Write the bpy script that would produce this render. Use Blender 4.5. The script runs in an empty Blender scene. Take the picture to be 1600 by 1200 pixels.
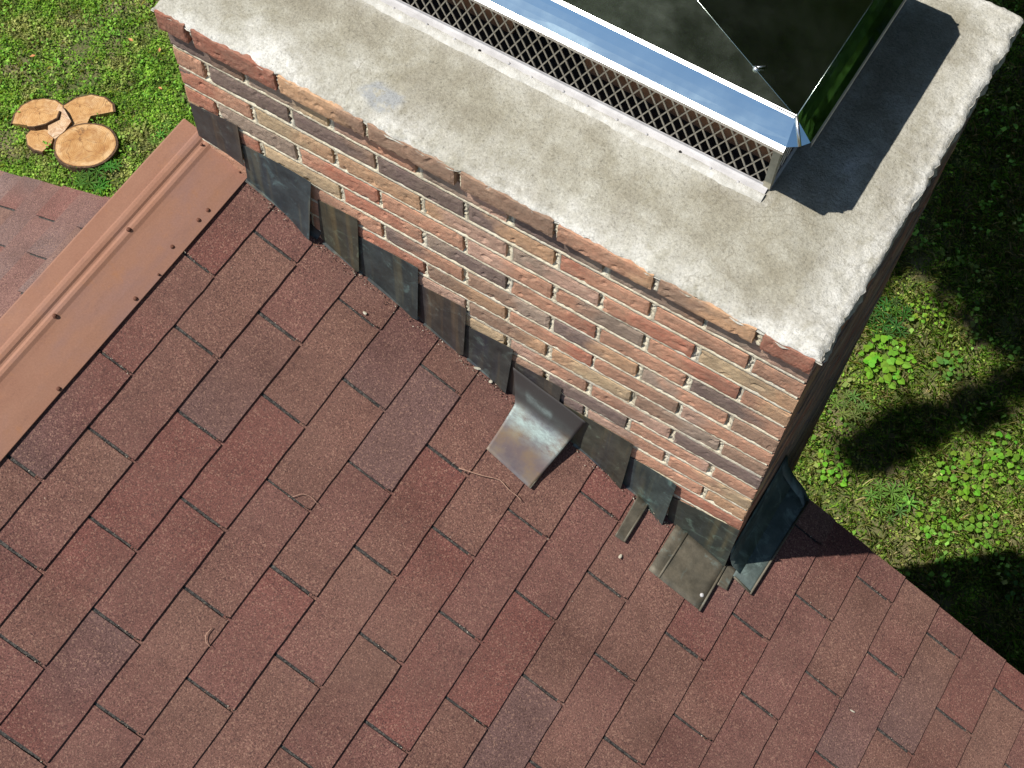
import bpy, math, random
import numpy as np
from mathutils import Vector, Matrix, noise

# ------------------------------------------------------------------ camera, world, sun
sc = bpy.context.scene
COL = sc.collection
CAMM = [[0.847822, -0.479659, 0.22611], [0.530031, 0.753437, -0.389101], [0.016276, 0.449734, 0.893014]]
CAMC = [0.12462, -1.32805, 2.29621]
LENS = 48.7452
cd = bpy.data.cameras.new('camera')
cam = bpy.data.objects.new('camera', cd)
COL.objects.link(cam)
cam.matrix_world = Matrix([list(CAMM[i]) + [CAMC[i]] for i in range(3)] + [[0, 0, 0, 1]])
cd.sensor_width = 36.0
cd.lens = LENS
cd.clip_start = 0.05
cd.clip_end = 500
sc.camera = cam

AZ = math.radians(42)      # light travels towards this heading (from +x towards +y)
EL = math.radians(61)
LD = Vector((math.cos(AZ) * math.cos(EL), math.sin(AZ) * math.cos(EL), -math.sin(EL)))
w = bpy.data.worlds.new('World')
sc.world = w
w.use_nodes = True
nt = w.node_tree
nt.nodes.clear()
sky = nt.nodes.new('ShaderNodeTexSky')
sky.sky_type = 'NISHITA'
sky.sun_disc = False
sky.dust_density = 0.4
sky.ozone_density = 1.2
sky.sun_elevation = EL
sky.sun_rotation = math.atan2(-LD.x, -LD.y)
bg = nt.nodes.new('ShaderNodeBackground')
bg.inputs[1].default_value = 0.092
wo = nt.nodes.new('ShaderNodeOutputWorld')
nt.links.new(sky.outputs[0], bg.inputs[0])
nt.links.new(bg.outputs[0], wo.inputs[0])
sd = bpy.data.lights.new('sun', 'SUN')
sun = bpy.data.objects.new('sun', sd)
COL.objects.link(sun)
sd.energy = 4.8
sd.angle = math.radians(0.5)
sd.color = (1.0, 0.955, 0.88)
sun.rotation_euler = LD.to_track_quat('-Z', 'Y').to_euler()
sc.view_settings.view_transform = 'Standard'
sc.view_settings.look = 'None'
sc.view_settings.exposure = 0.40
sc.view_settings.gamma = 1.0
sc.cycles.caustics_reflective = False

random.seed(7)
rng = np.random.default_rng(11)
R = random.uniform

# ------------------------------------------------------------------ constants of the place
PITCH = 0.41460
TP, CP, SP = math.tan(PITCH), math.cos(PITCH), math.sin(PITCH)
OX, OY, OZ = -1.4346, -0.4011, -0.4435       # roof lattice origin (course 0, slot 0)
EXPO, TAB = 0.127, 0.3048
W, D = 1.524, 0.94                            # chimney
HB, BL = 0.0659, 0.2212                       # brick course height, brick length
GZ = -7.3                                     # lawn
RAKE = 0.295

def roofz(x):
    return OZ - (x - OX) * TP

# ------------------------------------------------------------------ helpers
class MB:
    def __init__(s):
        s.v = []; s.f = []; s.c = []
    def add(s, vs, fs, col=None):
        o = len(s.v)
        s.v += [tuple(q) for q in vs]
        s.f += [tuple(i + o for i in f) for f in fs]
        if col is None: col = (1, 1, 1)
        if len(col) and not hasattr(col[0], '__len__'):
            s.c += [tuple(col)] * len(vs)
        else:
            s.c += [tuple(q) for q in col]
    def box(s, a, b, col=None):
        x0, y0, z0 = a; x1, y1, z1 = b
        s.add([(x0,y0,z0),(x1,y0,z0),(x1,y1,z0),(x0,y1,z0),(x0,y0,z1),(x1,y0,z1),(x1,y1,z1),(x0,y1,z1)],
              [(0,3,2,1),(4,5,6,7),(0,1,5,4),(1,2,6,5),(2,3,7,6),(3,0,4,7)], col)
    def tube(s, pts, r, n=8, col=None, cap=True):
        pts = [Vector(p) for p in pts]
        rr = r if hasattr(r, '__len__') else [r] * len(pts)
        vs = []; fs = []
        for i, p in enumerate(pts):
            d = (pts[min(i + 1, len(pts) - 1)] - pts[max(i - 1, 0)]).normalized()
            a = d.orthogonal().normalized() if i == 0 else (a - d * a.dot(d)).normalized()
            b = d.cross(a)
            for k in range(n):
                t = 2 * math.pi * k / n
                vs.append(p + (a * math.cos(t) + b * math.sin(t)) * rr[i])
        for i in range(len(pts) - 1):
            for k in range(n):
                k2 = (k + 1) % n
                fs.append((i * n + k, i * n + k2, (i + 1) * n + k2, (i + 1) * n + k))
        if cap:
            fs.append(tuple(range(n))[::-1])
            fs.append(tuple((len(pts) - 1) * n + k for k in range(n)))
        s.add(vs, fs, col)
    def build(s, name, mat, parent=None, smooth=False):
        me = bpy.data.meshes.new(name)
        me.from_pydata(s.v, [], s.f)
        at = me.attributes.new('tint', 'FLOAT_COLOR', 'POINT')
        arr = np.ones((len(s.v), 4), np.float32)
        arr[:, :3] = np.array(s.c, np.float32)
        at.data.foreach_set('color', arr.ravel())
        me.materials.append(mat)
        if smooth:
            me.polygons.foreach_set('use_smooth', [True] * len(me.polygons))
        me.update()
        o = bpy.data.objects.new(name, me)
        COL.objects.link(o)
        if parent is not None: o.parent = parent
        return o

def empty(name, loc=(0, 0, 0)):
    o = bpy.data.objects.new(name, None)
    o.location = loc
    o.empty_display_size = 0.1
    COL.objects.link(o)
    return o

def tag(o, label=None, cat=None, group=None, kind=None):
    if label: o['label'] = label
    if cat: o['category'] = cat
    if group: o['group'] = group
    if kind: o['kind'] = kind
    return o

def npmesh(name, V, F, mat, C=None, parent=None, smooth=False):
    """V (n,3), F (m,k) constant polygon size"""
    me = bpy.data.meshes.new(name)
    V = np.asarray(V, np.float32); F = np.asarray(F, np.int32)
    m, k = F.shape
    me.vertices.add(len(V)); me.vertices.foreach_set('co', V.ravel())
    me.loops.add(m * k); me.loops.foreach_set('vertex_index', F.ravel())
    me.polygons.add(m)
    me.polygons.foreach_set('loop_start', np.arange(0, m * k, k, dtype=np.int32))
    if smooth: me.polygons.foreach_set('use_smooth', np.ones(m, bool))
    if C is not None:
        at = me.attributes.new('tint', 'FLOAT_COLOR', 'POINT')
        arr = np.ones((len(V), 4), np.float32); arr[:, :3] = C
        at.data.foreach_set('color', arr.ravel())
    me.update(calc_edges=True); me.validate()
    me.materials.append(mat)
    o = bpy.data.objects.new(name, me); COL.objects.link(o)
    if parent is not None: o.parent = parent
    return o

class Mat:
    def __init__(s, name, rough=0.8, metal=0.0, spec=0.3):
        s.m = bpy.data.materials.new(name); s.m.use_nodes = True
        s.t = s.m.node_tree; s.n = s.t.nodes; s.b = s.n['Principled BSDF']
        s.b.inputs['Roughness'].default_value = rough
        s.b.inputs['Metallic'].default_value = metal
        s.b.inputs['Specular IOR Level'].default_value = spec
        s.co = s.n.new('ShaderNodeTexCoord').outputs['Object']
    def L(s, a, b): s.t.links.new(a, b)
    def mapping(s, scale=(1, 1, 1), rot=(0, 0, 0), src=None):
        m = s.n.new('ShaderNodeMapping'); m.inputs['Scale'].default_value = scale
        m.inputs['Rotation'].default_value = rot
        s.L(src or s.co, m.inputs[0]); return m.outputs[0]
    def noise(s, scale, detail=4, rough=.55, vec=None, dist=0.0):
        n = s.n.new('ShaderNodeTexNoise'); n.inputs['Scale'].default_value = scale
        n.inputs['Detail'].default_value = detail; n.inputs['Roughness'].default_value = rough
        n.inputs['Distortion'].default_value = dist
        s.L(vec or s.co, n.inputs['Vector']); return n.outputs[0]
    def voro(s, scale, feature='F1', out=0, vec=None, rnd=1.0):
        n = s.n.new('ShaderNodeTexVoronoi'); n.feature = feature; n.inputs['Scale'].default_value = scale
        n.inputs['Randomness'].default_value = rnd
        s.L(vec or s.co, n.inputs['Vector']); return n.outputs[out]
    def ramp(s, fac, stops, interp='LINEAR'):
        r = s.n.new('ShaderNodeValToRGB'); r.color_ramp.interpolation = interp
        while len(r.color_ramp.elements) < len(stops): r.color_ramp.elements.new(0.5)
        for e, (p, c) in zip(r.color_ramp.elements, stops):
            e.position = p
            e.color = (c, c, c, 1) if not hasattr(c, '__len__') else (*c, 1)
        s.L(fac, r.inputs[0]); return r.outputs[0]
    def mix(s, fac, a, b, mode='MIX'):
        m = s.n.new('ShaderNodeMix'); m.data_type = 'RGBA'; m.blend_type = mode
        if hasattr(fac, 'node'): s.L(fac, m.inputs[0])
        else: m.inputs[0].default_value = fac
        for v, i in ((a, 6), (b, 7)):
            if hasattr(v, 'node'): s.L(v, m.inputs[i])
            else: m.inputs[i].default_value = (*v, 1)
        return m.outputs[2]
    def attr(s, name='tint'):
        a = s.n.new('ShaderNodeAttribute'); a.attribute_name = name; return a.outputs['Color']
    def math(s, op, a, b):
        m = s.n.new('ShaderNodeMath'); m.operation = op
        for v, i in ((a, 0), (b, 1)):
            if hasattr(v, 'node'): s.L(v, m.inputs[i])
            else: m.inputs[i].default_value = v
        return m.outputs[0]
    def color(s, c): 
        if hasattr(c, 'node'): s.L(c, s.b.inputs['Base Color'])
        else: s.b.inputs['Base Color'].default_value = (*c, 1)
        return s
    def rough(s, c): s.L(c, s.b.inputs['Roughness']); return s
    def bump(s, h, strength=.5, dist=.002):
        b = s.n.new('ShaderNodeBump'); b.inputs['Strength'].default_value = strength
        b.inputs['Distance'].default_value = dist; s.L(h, b.inputs['Height'])
        s.L(b.outputs[0], s.b.inputs['Normal']); return s

# ------------------------------------------------------------------ materials
def m_shingle():
    m = Mat('shingle_granules', .95, 0, .1)
    sp = m.noise(330, 3, .85)
    a = m.ramp(sp, [(.30, .36), (.45, .84), (.56, 1.12), (.70, 1.95)])
    c = m.mix(1, m.attr(), a, 'MULTIPLY')
    fl = m.voro(330, 'F1', 1)                     # random cell colour: single granules
    sep = m.n.new('ShaderNodeSeparateColor'); m.L(fl, sep.inputs[0])
    lt = m.ramp(sep.outputs[0], [(.84, 0), (.92, .42)])
    dk = m.ramp(sep.outputs[1], [(.80, 0), (.9, .6)])
    c = m.mix(lt, c, (.36, .22, .16))
    c = m.mix(dk, c, (.055, .03, .03))
    big = m.ramp(m.noise(6, 7, .7), [(.3, .80), (.5, 1.0), (.7, 1.16)])
    st = m.ramp(m.noise(5, 5, .7, m.mapping((.35, 1.6, 1))), [(.45, 1.0), (.7, .84)])
    big = m.mix(1, big, st, 'MULTIPLY')
    c = m.mix(1, c, big, 'MULTIPLY')
    wea = m.ramp(m.noise(2.6, 6, .7), [(.42, 0), (.72, .38)])
    c = m.mix(wea, c, (.158, .092, .075))
    sc = m.ramp(m.noise(23, 8, .85), [(.60, 0), (.70, .45)])
    c = m.mix(sc, c, (.065, .04, .036))
    m.color(c)
    m.bump(m.noise(420, 2, .7), .6, .002)
    return m.m
def m_slotfloor():
    m = Mat('slot_floor_grit', .95, 0, .1)
    c = m.ramp(m.noise(160, 3, .8), [(.32, (.012, .012, .013)), (.5, (.05, .048, .046)), (.68, (.13, .12, .105))])
    m.color(c); m.bump(m.noise(200, 2), .6, .002); return m.m
def m_brick():
    m = Mat('old_brick', .92, 0, .15)
    n1 = m.ramp(m.noise(110, 10, .9), [(.3, .50), (.5, 1.0), (.70, 1.5)])
    c = m.mix(1, m.attr(), n1, 'MULTIPLY')
    sm = m.ramp(m.noise(20, 12, .92, m.mapping((1, 1, 2.0))), [(.40, 0), (.72, .55)])
    c = m.mix(sm, c, (.50, .40, .29))             # mortar smear
    dk = m.ramp(m.noise(110, 6, .85), [(.60, 0), (.70, .7)])
    c = m.mix(dk, c, (.07, .045, .04))
    so = m.ramp(m.noise(4.5, 8, .75, m.mapping((1, 1, 1.4))), [(.46, 0), (.68, .58)])
    c = m.mix(so, c, (.15, .115, .09))
    m.color(c); m.bump(m.noise(150, 8, .85), .8, .004); return m.m
def m_mortar():
    m = Mat('lime_mortar', .95, 0, .15)
    c = m.ramp(m.noise(35, 6, .75), [(.26, (.22, .18, .12)), (.36, (.52, .45, .32)), (.52, (.76, .69, .52)), (.8, (.86, .82, .68))])
    c = m.mix(m.ramp(m.noise(8, 4), [(.5, 0), (.7, .35)]), c, (.58, .58, .56))
    c = m.mix(m.ramp(m.noise(5, 7, .75), [(.5, 0), (.72, .3)]), c, (.34, .29, .21))
    m.color(c); m.bump(m.noise(160, 5, .8), .9, .005); return m.m
def m_concrete():
    m = Mat('weathered_concrete', .95, 0, .15)
    sepc = m.n.new('ShaderNodeSeparateColor'); m.L(m.attr(), sepc.inputs[0])
    base = m.ramp(m.noise(7, 8, .66), [(.30, (.21, .188, .138)), (.47, (.29, .27, .21)), (.60, (.39, .375, .315)), (.74, (.56, .55, .51))])
    blm = m.math('MULTIPLY', sepc.outputs[0], m.ramp(m.noise(30, 6, .75), [(.35, .35), (.6, 1.15)]))
    c = m.mix(blm, base, (.60, .59, .55))    # whiter lime bloom along the edges (tint = bloom amount)
    moss = m.ramp(m.noise(9, 8, .85, m.mapping((1.2, .8, 1))), [(.54, 0), (.74, .6)])
    c = m.mix(moss, c, (.19, .17, .10))
    pa = m.math('MULTIPLY', sepc.outputs[1], m.ramp(m.noise(45, 5, .7), [(.40, 0), (.5, .9)]))
    c = m.mix(pa, c, (.30, .31, .315))
    fine = m.ramp(m.noise(180, 6, .9), [(.33, .35), (.46, .92), (.58, 1.08), (.72, 1.6)])
    c = m.mix(1, c, fine, 'MULTIPLY')
    pit = m.ramp(m.voro(75), [(.0, 1), (.055, .9), (.085, 0)])
    pm = m.ramp(m.noise(12, 3), [(.5, 0), (.62, .8)])
    c = m.mix(m.math('MULTIPLY', pit, pm), c, (.09, .08, .06))
    cr = m.ramp(m.voro(2.3, 'DISTANCE_TO_EDGE', 0, m.noiseco(.35)), [(.0, .4), (.0035, .0)])
    c = m.mix(cr, c, (.16, .14, .1))
    m.color(c)
    h = m.math('ADD', m.noise(150, 6, .8), m.math('MULTIPLY', m.noise(25, 5, .7), 2.0))
    m.bump(h, .75, .004); return m.m
def _noiseco(m, amt):
    n = m.n.new('ShaderNodeTexNoise'); n.inputs['Scale'].default_value = 4; n.inputs['Detail'].default_value = 5
    m.L(m.co, n.inputs['Vector'])
    x = m.n.new('ShaderNodeMix'); x.data_type = 'RGBA'; x.inputs[0].default_value = amt
    m.L(m.co, x.inputs[6]); m.L(n.outputs[1], x.inputs[7]); return x.outputs[2]
Mat.noiseco = _noiseco
def m_patina(name='dark_patina', streak=True, green=.0, base=((.036, .041, .042), (.080, .086, .083))):
    m = Mat(name, .5, .35, .4)
    c = m.ramp(m.noise(14, 5, .6), [(.3, base[0]), (.7, base[1])])
    if streak:
        s = m.ramp(m.noise(34, 3, .5, m.mapping((1, 1, .05))), [(.52, 0), (.68, .7)])
        c = m.mix(s, c, (.145, .125, .085))
        s2 = m.ramp(m.noise(19, 3, .5, m.mapping((1, 1, .1), (0, 0, 1))), [(.55, 0), (.7, .5)])
        c = m.mix(s2, c, (.045, .05, .075))
    g = m.ramp(m.noise(17, 6, .7, None, 1.0), [(.56 - green, 0), (.74 - green, .75)])
    c = m.mix(g, c, (.20, .27, .25))
    sp = m.ramp(m.voro(120), [(0, .7), (.06, 0)])
    c = m.mix(sp, c, (.3, .32, .3))
    c = m.mix(1, c, m.attr(), 'MULTIPLY')
    gr = m.ramp(m.noise(40, 8, .85), [(.35, .75), (.65, 1.2)]); c = m.mix(1, c, gr, 'MULTIPLY')
    if 'slate' in name: m.b.inputs['Metallic'].default_value = .1
    m.color(c)
    m.rough(m.ramp(m.noise(20, 5), [(.3, .48), (.7, .75)]))
    m.bump(m.noise(12, 4), .25, .004); return m.m
def m_verd():
    m = Mat('verdigris_copper', .6, .12, .35)
    base = m.ramp(m.noise(9, 5, .6), [(.34, (.085, .065, .085)), (.5, (.14, .105, .10)), (.64, (.20, .135, .075))])
    sep = m.n.new('ShaderNodeSeparateColor'); m.L(m.attr(), sep.inputs[0])
    base = m.mix(sep.outputs[1], base, (.055, .05, .048))
    am = m.math('MULTIPLY', sep.outputs[0], m.ramp(m.noise(20, 8, .8, m.mapping((1, 2.2, 1), (0, 0, .6))), [(.32, .05), (.62, 1.2)]))
    c = m.mix(am, base, (.34, .43, .41))
    sp = m.ramp(m.voro(95), [(0, .6), (.07, 0)]); c = m.mix(sp, c, (.35, .38, .36))
    m.color(c); m.bump(m.noise(18, 5), .2, .003); return m.m
def m_cap():
    m = Mat('brown_coated_copper', .55, .25, .35)
    c = m.ramp(m.noise(5, 5, .6, m.mapping((1.6, .7, 1))), [(.3, (.30, .148, .098)), (.5, (.33, .172, .115)), (.68, (.29, .165, .135))])
    ru = m.ramp(m.noise(16, 9, .85), [(.56, 0), (.74, .5)])
    c = m.mix(ru, c, (.40, .175, .065))
    dr = m.ramp(m.noise(30, 9, .85, m.mapping((1, .25, 1))), [(.56, 0), (.70, .35)])
    c = m.mix(dr, c, (.17, .09, .07))
    pu = m.ramp(m.noise(7, 4, .6, m.mapping((1, .6, 1), (0, 0, 2))), [(.58, 0), (.72, .45)])
    c = m.mix(pu, c, (.19, .12, .12))
    f = m.ramp(m.noise(240, 3, .8), [(.3, .9), (.7, 1.1)])
    c = m.mix(1, c, f, 'MULTIPLY')
    m.color(c); m.bump(m.noise(9, 4), .15, .004); return m.m
def m_steel(name='polished_steel', rough=.07, col=(.60, .63, .60)):
    m = Mat(name, rough, 1.0, .5)
    m.color(col)
    sm = m.ramp(m.noise(9, 6, .65), [(.35, rough), (.65, rough + .06)])
    m.rough(sm)
    sm2 = m.ramp(m.noise(38, 9, .85), [(.60, 0), (.72, .35)])
    m.color(m.mix(sm2, col, (.30, .31, .30)))
    m.bump(m.noise(6, 3), .16, .02); return m.m
def m_simple(name, a, b, scale=20, rough=.8, metal=0, bump=.3, bd=.003, detail=5):
    m = Mat(name, rough, metal, .25)
    m.color(m.ramp(m.noise(scale, detail, .65), [(.33, a), (.67, b)]))
    m.bump(m.noise(scale * 3, 5, .7), bump, bd); return m.m
def m_wood(cut=False):
    m = Mat('fresh_cut_wood', .8, 0, .15)
    n = m.n.new('ShaderNodeVectorMath'); n.operation = 'LENGTH'
    mp = m.mapping((1, 1, 0)); dn = m.noise(5, 4, .6)
    m.L(mp, n.inputs[0])
    r = m.math('ADD', n.outputs['Value'], m.math('MULTIPLY', dn, .05))
    s = m.math('SINE', m.math('MULTIPLY', r, 420), 0)
    ring = m.ramp(s, [(0, .86), (.9, 1.05)])
    c = m.ramp(m.noise(9, 6, .65), [(.3, (.34, .17, .065)), (.5, (.47, .28, .125)), (.68, (.52, .35, .19))])
    c = m.mix(1, c, ring, 'MULTIPLY')
    c = m.mix(1, c, m.attr(), 'MULTIPLY')
    dk = m.ramp(m.noise(12, 8, .82, None, .8), [(.48, 0), (.66, .75)])
    c = m.mix(dk, c, (.24, .10, .035))
    ck = m.ramp(m.voro(5, 'DISTANCE_TO_EDGE', 0, m.noiseco(.2)), [(.0, .8), (.012, .0)])
    c = m.mix(ck, c, (.12, .06, .03))
    m.color(c); m.bump(m.noise(60, 5), .3, .003); return m.m
def m_leaf(name, tr=.35, rough=.62):
    m = Mat(name, rough, 0, .12)
    c = m.attr(); m.color(c)
    t = m.n.new('ShaderNodeBsdfTranslucent'); hs = m.mix(1, c, (1.5, 1.35, .6), 'MULTIPLY'); m.L(hs, t.inputs[0])
    mx = m.n.new('ShaderNodeMixShader'); mx.inputs[0].default_value = tr
    m.L(m.b.outputs[0], mx.inputs[1]); m.L(t.outputs[0], mx.inputs[2])
    m.L(mx.outputs[0], m.n['Material Output'].inputs[0]); return m.m
def m_ground():
    m = Mat('lawn_soil', .95, 0, .1)
    c = m.ramp(m.noise(2.2, 8, .7), [(.33, (.09, .12, .035)), (.48, (.16, .15, .07)), (.58, (.27, .20, .13)), (.75, (.38, .29, .21))])
    f = m.ramp(m.noise(70, 6, .85), [(.3, .45), (.5, 1), (.7, 1.5)])
    c = m.mix(1, c, f, 'MULTIPLY')
    far = m.ramp(m.noise(.6, 6, .7), [(.4, (.05, .11, .02)), (.6, (.09, .15, .03))])
    c = m.mix(.35, c, far)
    m.color(c); m.bump(m.noise(60, 6, .8), 1, .02); return m.m
def m_siding():
    m = Mat('cream_siding', .6, 0, .3)
    z = m.n.new('ShaderNodeSeparateXYZ'); m.L(m.co, z.inputs[0])
    fr = m.math('FRACT', m.math('MULTIPLY', z.outputs[2], 8), 0)
    m.color(m.mix(m.ramp(m.noise(6, 4), [(.4, 0), (.7, .25)]), (.55, .52, .45), (.40, .37, .31)))
    m.bump(fr, 1, .012); return m.m
M = dict(shingle=m_shingle(), slot=m_slotfloor(), brick=m_brick(), mortar=m_mortar(), conc=m_concrete(),
         patina=m_patina(), verd=m_verd(),
         olive=m_patina('olive_copper', False, .0, ((.07, .065, .05), (.17, .145, .105))),
         blue=m_patina('slate_copper', False, .05, ((.04, .06, .058), (.10, .125, .115))),
         cap=m_cap(), steel=m_steel('dull_steel', .16, (.54, .62, .54)), skirt=m_steel('polished_skirt', .07, (.66, .86, .88)), trim=m_simple('bright_trim', (.62, .63, .64), (.78, .79, .80), 10, .34, 1.0, .05),
         post=m_simple('beige_post', (.34, .31, .23), (.46, .42, .32), 60, .8, .1, .2, .0005),
         wire=m_simple('dull_wire', (.42, .38, .31), (.58, .53, .44), 60, .5, .5, .2, .0005),
         galv=m_simple('galvanised_flange', (.36, .35, .35), (.50, .49, .49), 25, .7, .1, .4, .002),
         seal=m_simple('sealant', (.38, .37, .33), (.58, .57, .53), 45, .9, 0, .9, .004),
         clay=m_simple('clay_tile', (.27, .12, .055), (.42, .20, .10), 12, .85), near_black=m_simple('near_black', (.015, .014, .013), (.04, .035, .03), 20, .95),
         wood=m_wood(), bark=m_simple('bark', (.05, .03, .02), (.17, .10, .06), 40, .95, 0, 1, .01),
         leaf=m_leaf('lawn_leaf'), crown=m_leaf('tree_leaf', .3), ground=m_ground(), siding=m_siding(),
         rust=m_simple('rusty_screw', (.10, .045, .03), (.20, .09, .06), 200, .7, .4), twig=m_simple('dry_twig', (.28, .16, .12), (.40, .25, .18), 80, .9),
         white=m_simple('pale_speck', (.38, .35, .27), (.55, .52, .43), 90, .9), fascia=m_simple('brown_fascia', (.09, .05, .04), (.13, .08, .06), 10, .7),
         dead=m_simple('dead_leaf', (.45, .16, .06), (.62, .30, .14), 60, .8))

# ------------------------------------------------------------------ ground
mb = MB()
mb.add([(-80, -80, GZ), (80, -80, GZ), (80, 80, GZ), (-80, 80, GZ)], [(0, 1, 2, 3)])
g = mb.build('ground', M['ground']); tag(g, kind='structure')

# ------------------------------------------------------------------ house
house = empty('house', (0.9, -3.0, GZ))
tag(house, 'house with red-brown shingle roof, copper coloured ridge cap and a lower roof', 'house')
def hp(mbx, name, mat, **k):
    o = mbx.build(name, mat, None, **k)
    o.parent = house
    o.matrix_parent_inverse = Matrix.Translation(-house.location)
    return o

PAL = {'r': (.148, .062, .052), 'b': (.149, .078, .062), 'g': (.134, .079, .071), 'm': (.146, .070, .059), 't': (.155, .084, .065)}
def shingles(mbx, mapf, u0, u1, y0, y1, par, seed, lighten=1.0):
    """mapf(s, y, h): slope distance s, across y, height h above deck"""
    rs = random.Random(seed)
    for i in range(u0, u1):
        off = 0 if i % 2 == par else .5
        edge = OY
        ks = range(int(math.floor((OY - y1) / TAB)) - 1, int(math.ceil((OY - y0) / TAB)) + 1)
        prev = rs.choice('rbmgt')
        for k in ks:
            ya = OY - (k + off) * TAB - .0036 + rs.uniform(-.001, .001)
            yb = OY - (k + off + 1) * TAB + .0036 + rs.uniform(-.001, .001)
            ya = min(ya, y1); yb = max(yb, y0)
            if ya - yb < .01: continue
            ca = rs.choices('rbmgt', (1.6, 3, 3.2, 1.6, 1.5))[0]
            cb = rs.choices([ca, 'b', 'm', 'r', 'g'], (1.6, 1, 1, .8, .6))[0]
            br = rs.uniform(.97, 1.10) * lighten
            nx, ny = 6, 8
            butt = rs.uniform(-.0015, .0015); h1 = .0054 + rs.uniform(-.0007, .0012)
            vs = []; cs = []
            for a in range(nx + 1):
                for q in range(ny + 1):
                    t = q / ny; y = ya + (yb - ya) * t
                    s = (i - .12) + (1.12) * a / nx
                    sd_ = s * EXPO
                    if a == nx: sd_ += butt + .0016 * noise.noise(Vector((y * 26, i * 3.1, seed))) 
                    if q in (0, ny): y += .0012 * noise.noise(Vector((s * 9, i, k * 2.7)))
                    h = .0004 + (s - i) * (h1 - .0004) + .0008 * noise.noise(Vector((y * 8, sd_ * 8, 3)))
                    vs.append(mapf(sd_, y, h))
                    f = min(1, max(0, t + .25 * noise.noise(Vector((y * 9, sd_ * 14, k)))))
                    A, B = PAL[ca], PAL[cb]
                    cs.append(tuple((A[j] * (1 - f) + B[j] * f) * br for j in range(3)))
            fs = [(a * (ny + 1) + q, (a + 1) * (ny + 1) + q, (a + 1) * (ny + 1) + q + 1, a * (ny + 1) + q + 1) for a in range(nx) for q in range(ny)]
            mbx.add(vs, fs, cs)
            # butt and side skirts (thickness)
            o = len(vs)
            sk = []; skc = []
            idx = [a * (ny + 1) for a in range(nx + 1)] + [nx * (ny + 1) + q for q in range(1, ny + 1)] + [a * (ny + 1) + ny for a in range(nx - 1, -1, -1)]
            top = [vs[j] for j in idx]
            n_up = Vector(mapf(0, 0, 1)) - Vector(mapf(0, 0, 0))
            for t_ in top:
                sk.append(t_); skc.append((.05, .03, .028))
            for t_ in top:
                sk.append(tuple(Vector(t_) - n_up * .0042)); skc.append((.03, .02, .02))
            m_ = len(top)
            mbx.add(sk, [(j + 1, j, j + m_, j + 1 + m_) for j in range(m_ - 1)], skc)

# upper roof: slope falls towards +x
U0, U1, Y0 = 0, 30, -4.6
def mapU(s, y, h): return (OX + s * CP + h * SP, y, OZ - s * SP + h * CP)
mb = MB(); shingles(mb, mapU, U0, U1, Y0, RAKE, 1, 5)
hp(mb, 'upper_roof', M['shingle'])
mb = MB()
def slab(mbx, mapf, s0, s1, y0, y1, h0, h1):
    vs = [mapf(s0, y0, h0), mapf(s1, y0, h0), mapf(s1, y1, h0), mapf(s0, y1, h0), mapf(s0, y0, h1), mapf(s1, y0, h1), mapf(s1, y1, h1), mapf(s0, y1, h1)]
    mbx.add(vs, [(0,3,2,1),(4,5,6,7),(0,1,5,4),(1,2,6,5),(2,3,7,6),(3,0,4,7)])
slab(mb, mapU, -.135, 30 * EXPO - .01, Y0, -.004, -.03, -.0015)
slab(mb, mapU, .0, 30 * EXPO - .01, -.0039, RAKE - .004, -.03, -.0015)
hp(mb, 'roof_deck', M['slot'])
mb = MB()
slab(mb, mapU, 1.62, 30 * EXPO - .01, RAKE - .03, RAKE - .006, -.16, -.0305)
hp(mb, 'rake_board', M['fascia'])

# lower roof beyond the ridge, falling towards -x
LP = math.radians(26.46)
LX, LZ = -2.44, -1.734
def mapL(s, y, h): return (LX - s * math.cos(LP) - h * math.sin(LP), y, LZ - s * math.sin(LP) + h * math.cos(LP))
S0 = -8
mb = MB()
def mapL2(s, y, h): return mapL(s + .41 * EXPO, y, h)
# lattice: slots found at half tabs from the rake
OYs = OY; OY = RAKE
shingles(mb, mapL2, -9, 26, Y0, RAKE, 0, 9, 1.22)
OY = OYs
mb.c = [(a * .98, b * 1.12, c_ * 1.13) for a, b, c_ in mb.c]
hp(mb, 'lower_roof', M['shingle'])
mb = MB()
slab(mb, mapL2, -9 * EXPO, 26 * EXPO - .01, Y0, RAKE - .004, -.03, -.0015)
hp(mb, 'lower_roof_deck', M['slot'])
mb = MB()
slab(mb, mapL2, -8 * EXPO, 26 * EXPO - .01, RAKE - .03, RAKE - .006, -.16, -.0305)
hp(mb, 'lower_rake_board', M['fascia'])

# walls
mb = MB()
xw0, xw1 = -1.47, OX + 29 * EXPO * CP - .25
yw0, yw1 = Y0 + .05, RAKE - .06
mb.add([(xw0, yw1, GZ), (xw1, yw1, GZ), (xw1, yw1, roofz(xw1) - .05), (xw0, yw1, roofz(xw0) - .05),
        (xw0, yw0, GZ), (xw1, yw0, GZ), (xw1, yw0, roofz(xw1) - .05), (xw0, yw0, roofz(xw0) - .05)],
       [(0, 3, 2, 1), (4, 5, 6, 7), (0, 4, 7, 3), (1, 2, 6, 5), (3, 7, 6, 2)])
hp(mb, 'upper_wall', M['siding'])
mb = MB()
xl0 = LX - 25 * EXPO * math.cos(LP) + .3; xl1 = -1.475
zl = lambda x: LZ + (x - LX) * math.tan(LP) - .06
mb.add([(xl0, yw1, GZ), (xl1, yw1, GZ), (xl1, yw1, zl(xl1)), (xl0, yw1, zl(xl0)),
        (xl0, yw0, GZ), (xl1, yw0, GZ), (xl1, yw0, zl(xl1)), (xl0, yw0, zl(xl0))],
       [(0, 3, 2, 1), (4, 5, 6, 7), (0, 4, 7, 3), (1, 2, 6, 5), (3, 7, 6, 2)])
hp(mb, 'lower_wall', M['siding'])

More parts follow.
